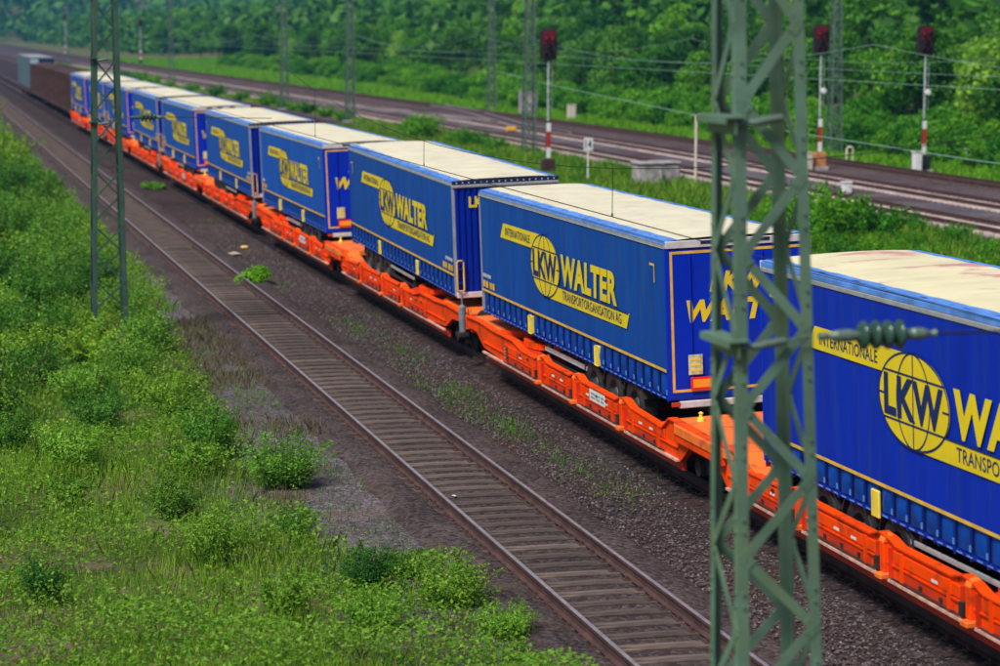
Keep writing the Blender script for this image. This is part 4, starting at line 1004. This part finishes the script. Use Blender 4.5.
# hedge strip between the train and the far tracks
hb = [make_sprays('bush', 1.35, 1.5, 60, 55, .065, LEAF_C, 1.15) for k in range(4)]
spots = [(20.0,86.5,1.55),(18.9,84.6,1.25),(21.0,88.9,1.2),(21.6,84.9,1.15)]
for y in np.arange(62, 146, 2.1):
    for x in np.arange(15.5, 24.4, 1.75):
        if random.random() < (.85 if y < 96 else .40) and not (x > 20.5 and 98 < y < 120): spots.append((x+random.uniform(-.7,.7), y+random.uniform(-.8,.8), random.uniform(.35,.72) if y < 96 else random.uniform(.25,.5)))
spots = spots[:240]
for y in (151,156,163,170,177,205,213,222,230,236,244,262,280,300,322,340,355,361,380): spots.append((23.3+float(shift(y))+random.uniform(-1.5,.5) if y < 200 else 23.4+float(shift(y)), y, random.uniform(.8,1.4)))
scatter(hb, spots, 'low leafy green bush in the strip between the train and the far tracks', 'bush', 'bushes between the train and the far tracks', zf=-.33,
        labels=['tallest leafy bush in the green strip, right of the foreground mast', 'rounded bush in front of the tallest one in the green strip', 'bush just behind the tallest one in the green strip', 'bush right of the tallest one in the green strip'])
# one bright plant on the dark gravel
bp = make_tree('small_plant', .55, .72, 1500, .055, BRIGHT, 12, .03, .03, 3); bp.location = (-3.5, 73.2, -.25); bp.scale = (.9, 1.5, .85); tag(bp, 'bright green clump growing alone on the dark gravel beside the empty track', 'plant')
bp2 = make_sprays('small_plant', .35, 2.2, 60, 14, .07, BRIGHT, 1.5); bp2.location = (-2.1, 119, -.25); bp2.scale = (.8, 2.8, .8); tag(bp2, 'flat pale green patch of growth between the empty track and the train', 'plant')

def edge_x(y): return 45.2 + max(0, min(1, (y-240)/100))*4.5 - max(0, (125-y))*.05 - max(0, y-600)*.02
# hedge along the far edge of the tracks
eb = [make_tree('hedge_bush', 2.6, 2.1, 3600, .13, LEAF_C, 20, .10, .05, 4) for k in range(4)]
spots = []
y = 70.
while y < 520:
    for r_ in range(3):
        spots.append((edge_x(y)+.9+r_*2.5+random.uniform(-.8,.8), y+random.uniform(-1.5,1.5), random.uniform(.5,.85)+.13*r_)); 
    y += 3.3 + max(0, y-160)*.02
scatter(eb, spots[:270], 'bushy green growth along the edge of the far tracks', 'bush', 'bushes along the far edge of the tracks')
# trees behind it
tp = [make_tree('tree', 8.0, 3.3, 4200, .20, (LEAF_T, LEAF_C, LEAF_T, LEAF_D, LEAF_T, LEAF_A, LEAF_T)[k], 22, .30) for k in range(7)]
spots = []
y = 78.
while y < 900:
    for r_ in range(5):
        if random.random() < .86:
            spots.append((edge_x(y)+9+r_*7.5+random.uniform(-2.5,2.5), y+random.uniform(-2.5,2.5), random.uniform(.62,.95)+.10*r_+max(0, y-300)*.0006))
    y += 6.2 + max(0, y-150)*.035
scatter(tp, spots[:280], 'leafy tree in the wood beyond the far tracks', 'tree', 'trees beyond the far tracks')
# far woodland on the slopes as one mass
def woodland():
    C = []
    y = 90.
    while y < 2400:
        d = 7 + y*.018
        x0 = 82 if y < 1250 else -260
        xmax = -13.6+.52*y+60 if y < 1500 else 900
        x = x0
        while x < max(x0+40, xmax):
            C.append((x+rng.uniform(-d*.4, d*.4), y+rng.uniform(-d*.4, d*.4), d)); x += d*1.1
        y += d*1.15
    for yy_ in np.arange(700, 1300, 16):                     # strip on the right of the line, running up to the far hill
        for k in range(6): C.append((58+k*12+rng.uniform(-5, 5), yy_, 14))
    for yy_ in np.arange(700, 1500, 18):
        for k in range(5): C.append((-60-k*16+rng.uniform(-6, 6), yy_, 14))
    C = np.array(C); P = []; N = []; S = []
    for x, y, d in C:
        hgt = min(12, d*rng.uniform(.7, 1.1)); n = 110 if y < 420 else 130 if y < 1100 else 60
        D = rng.normal(0, 1, (n, 3)); D[:, 2] = np.abs(D[:, 2]); D /= np.linalg.norm(D, axis=1)[:, None]
        q = D*np.array([d*.62, d*.62, hgt])*rng.uniform(.8, 1.1, (n, 1)); q += (x, y, float(height(x, y))); P.append(q); N.append(D); S.append(np.full(n, d*(.075 if y < 420 else .065 if y < 1100 else .1)))
    V, Fq = leaves(np.concatenate(P), np.concatenate(N), np.concatenate(S), .75, .2)
    return obj('woodland', np_mesh('woodland', V, Fq, LEAF_H))
tag(woodland(), 'dense far woodland covering the slopes behind the tracks', 'woodland', kind='stuff')

# grass and weeds
def vnoise(x, y, s, seed=0):
    x = np.asarray(x)/s; y = np.asarray(y)/s; xi = np.floor(x).astype(int); yi = np.floor(y).astype(int); fx = sstep(x-xi); fy = sstep(y-yi)
    def h(a, b): return (np.sin(a*127.1+b*311.7+seed*74.7)*43758.5453) % 1
    return (h(xi, yi)*(1-fx)+h(xi+1, yi)*fx)*(1-fy)+(h(xi, yi+1)*(1-fx)+h(xi+1, yi+1)*fx)*fy
def blades(x, y, z, hgt, wid):
    n = len(x); a = rng.uniform(0, 6.283, n); lean = rng.uniform(.1, .55, n)*hgt; b = a+rng.normal(0, .6, n)+1.57
    base = np.stack([x, y, z], 1); w = np.stack([np.cos(a), np.sin(a), np.zeros(n)], 1)*wid[:, None]/2
    mid = base + np.stack([np.cos(b)*lean*.35, np.sin(b)*lean*.35, hgt*.6], 1); tip = base + np.stack([np.cos(b)*lean, np.sin(b)*lean, hgt], 1)
    V = np.stack([base-w, base+w, mid+w*.8, tip, mid-w*.8], 1).reshape(-1, 3); return V, np.arange(5*n).reshape(-1, 5)
def edge_left(y): return np.where(y < 34, -6.1, np.where(y < 50, -7.7, np.where(y < 66, -7.35, -6.5)))
n = 130000; y = 22 + 150*rng.uniform(0, 1, n)**1.9; x = edge_left(y) + .25*np.sin(y*1.7) - np.abs(rng.uniform(0, 1, n)**1.15)*(9+y*.03)
k = vnoise(x, y, 1.6, 1) + .5*vnoise(x, y, .5, 2) > np.where(y < 42, .50, .35); x, y = x[k], y[k]
hg = (.12+.42*vnoise(x, y, 2.3, 3)**1.5)*rng.uniform(.5, 1.2, len(x)); V, Fq = blades(x, y, np.full(len(x), -.33), hg, np.full(len(x), .011)*(1+np.clip(y-50, 0, 150)*.012))
tag(obj('grass', np_mesh('grass', V, Fq, GRASS)), 'yellow-green grass covering the bank left of the empty track', 'grass', kind='stuff')
n = 330000; y = 24 + 150*rng.uniform(0, 1, n)**1.7; x = edge_left(y) - .15 - np.abs(rng.uniform(0, 1, n)**1.1)*(8+y*.03)
k = vnoise(x, y, 2.1, 5)+.4*vnoise(x, y, .6, 6) > np.where(y < 40, .48, .42); x, y = x[k], y[k]; cl = vnoise(x, y, 1.1, 7)
z = -.3 + rng.uniform(0, 1, len(x))*(.18+.85*cl**1.4); D = rng.normal(0, .5, (len(x), 3)); D[:, 2] += 1
V, Fq = leaves(np.stack([x, y, z], 1), D, .034*(1+np.clip(y-45, 0, 120)*.012), .5, .5)
tag(obj('weeds', np_mesh('weeds', V, Fq, LEAF_B)), 'leafy weeds growing through the grass on the left bank', 'weeds', kind='stuff')
# thin weeds on the dark gravel and on the shoulder
cx = np.concatenate([rng.normal(-2.2, .35, 34), rng.uniform(-7.6, -6.1, 70), rng.uniform(-3, 3.5, 10)]); cy = np.concatenate([rng.uniform(38, 64, 34), rng.uniform(27, 64, 70), rng.uniform(60, 140, 10)])
x = np.repeat(cx, 60)+rng.normal(0, .22, len(cx)*60); y = np.repeat(cy, 60)+rng.normal(0, .8, len(cx)*60)
V, Fq = blades(x, y, np.full(len(x), -.27), rng.uniform(.03, .12, len(x)), np.full(len(x), .012))
tag(obj('sparse_weeds', np_mesh('sparse_weeds', V, Fq, LEAF_C)), 'thin tufts of weeds growing on the dark gravel beside the tracks', 'weeds', kind='stuff')
n = 26000; y = rng.uniform(26, 72, n); x = rng.uniform(-8.6, -5.9, n); k = vnoise(x, y, 1.3, 21)+.5*vnoise(x, y, .35, 22) > np.where((y > 52) & (y < 68), .75, 1.02); x, y = x[k], y[k]
V, Fq = blades(x, y, np.full(len(x), -.27), rng.uniform(.05, .28, len(x)), np.full(len(x), .013))
tag(obj('dry_grass', np_mesh('dry_grass', V, Fq, STRAW)), 'dry straw-coloured grass on the gravel edge left of the empty track', 'grass', kind='stuff')
# loose stones scattered on the cinders and the gravel edge
n = 34000; x = np.where(rng.uniform(0, 1, n) < .7, rng.uniform(-3.4, -1.3, n), rng.uniform(-7.6, -5.9, n)); y = 26+70*rng.uniform(0, 1, n)**1.4
q = rng.uniform(.012, .032, n); O = np.array([[1,0,0],[0,1,0],[-1,0,0],[0,-1,0],[0,0,.8]])
V = (np.stack([x, y, np.full(n, -.26)], 1)[:, None, :] + O[None]*q[:, None, None]*rng.uniform(.6, 1.3, (n, 5, 1))).reshape(-1, 3); b5 = np.arange(n)[:, None]*5
Fq = np.concatenate([b5+np.array([[0,1,4]]), b5+np.array([[1,2,4]]), b5+np.array([[2,3,4]]), b5+np.array([[3,0,4]])])
tag(obj('loose_stones', np_mesh('loose_stones', V, Fq, STONE)), 'loose stones scattered on the dark gravel beside the empty track', 'stones', kind='stuff')
# rough grass under the bushes in the middle strip and along the hedge
n = 60000; y = rng.uniform(58, 190, n); x = rng.uniform(13.2, 25.2, n); k = vnoise(x, y, 2., 9) > .18; x, y = x[k], y[k]
V, Fq = blades(x, y, np.full(len(x), -.34), rng.uniform(.15, .6, len(x)), rng.uniform(.03, .06, len(x)))
tag(obj('rough_grass', np_mesh('rough_grass', V, Fq, LEAF_B)), 'rough grass in the strip between the train and the far tracks', 'grass', kind='stuff')
n = 90000; y = 60+560*rng.uniform(0, 1, n)**1.4; x = 41.1+shift(y)+rng.uniform(0, 1, n)*(7+np.clip(y-150, 0, 300)*.07)
V, Fq = blades(x, y, height(x, y)-.02, rng.uniform(.15, .5, n), rng.uniform(.05, .11, n)*(1+np.clip(y-150, 0, 500)*.004))
tag(obj('verge_grass', np_mesh('verge_grass', V, Fq, BRIGHT)), 'bright grass verge between the farthest track and the hedge', 'grass', kind='stuff')
n = 30000; y = 150+500*rng.uniform(0, 1, n); x = 24.9+shift(y)-rng.uniform(0, 1, n)*1.6
V, Fq = blades(x, y, np.full(n, -.3), rng.uniform(.1, .4, n), rng.uniform(.06, .12, n))
tag(obj('trackside_grass', np_mesh('trackside_grass', V, Fq, LEAF_B)), 'thin grass beside the nearest far track behind the masts', 'grass', kind='stuff')

# ------------------------------------------------------------------ haze
mh = bpy.data.materials.new('haze'); mh.use_nodes = True; n_ = mh.node_tree.nodes; n_.remove(n_['Principled BSDF'])
pv = n_.new('ShaderNodeVolumePrincipled'); pv.inputs['Color'].default_value = (.12, .48, 1.0, 1); pv.inputs['Density'].default_value = .00020; pv.inputs['Anisotropy'].default_value = .2
mh.node_tree.links.new(pv.outputs[0], n_['Material Output'].inputs['Volume'])
hz = MB(); hz.box((-760, -160, -3), (1860, 3260, 110)); ho = hz.build('haze', mh); tag(ho, 'thin bluish haze over the valley', 'haze', kind='stuff')
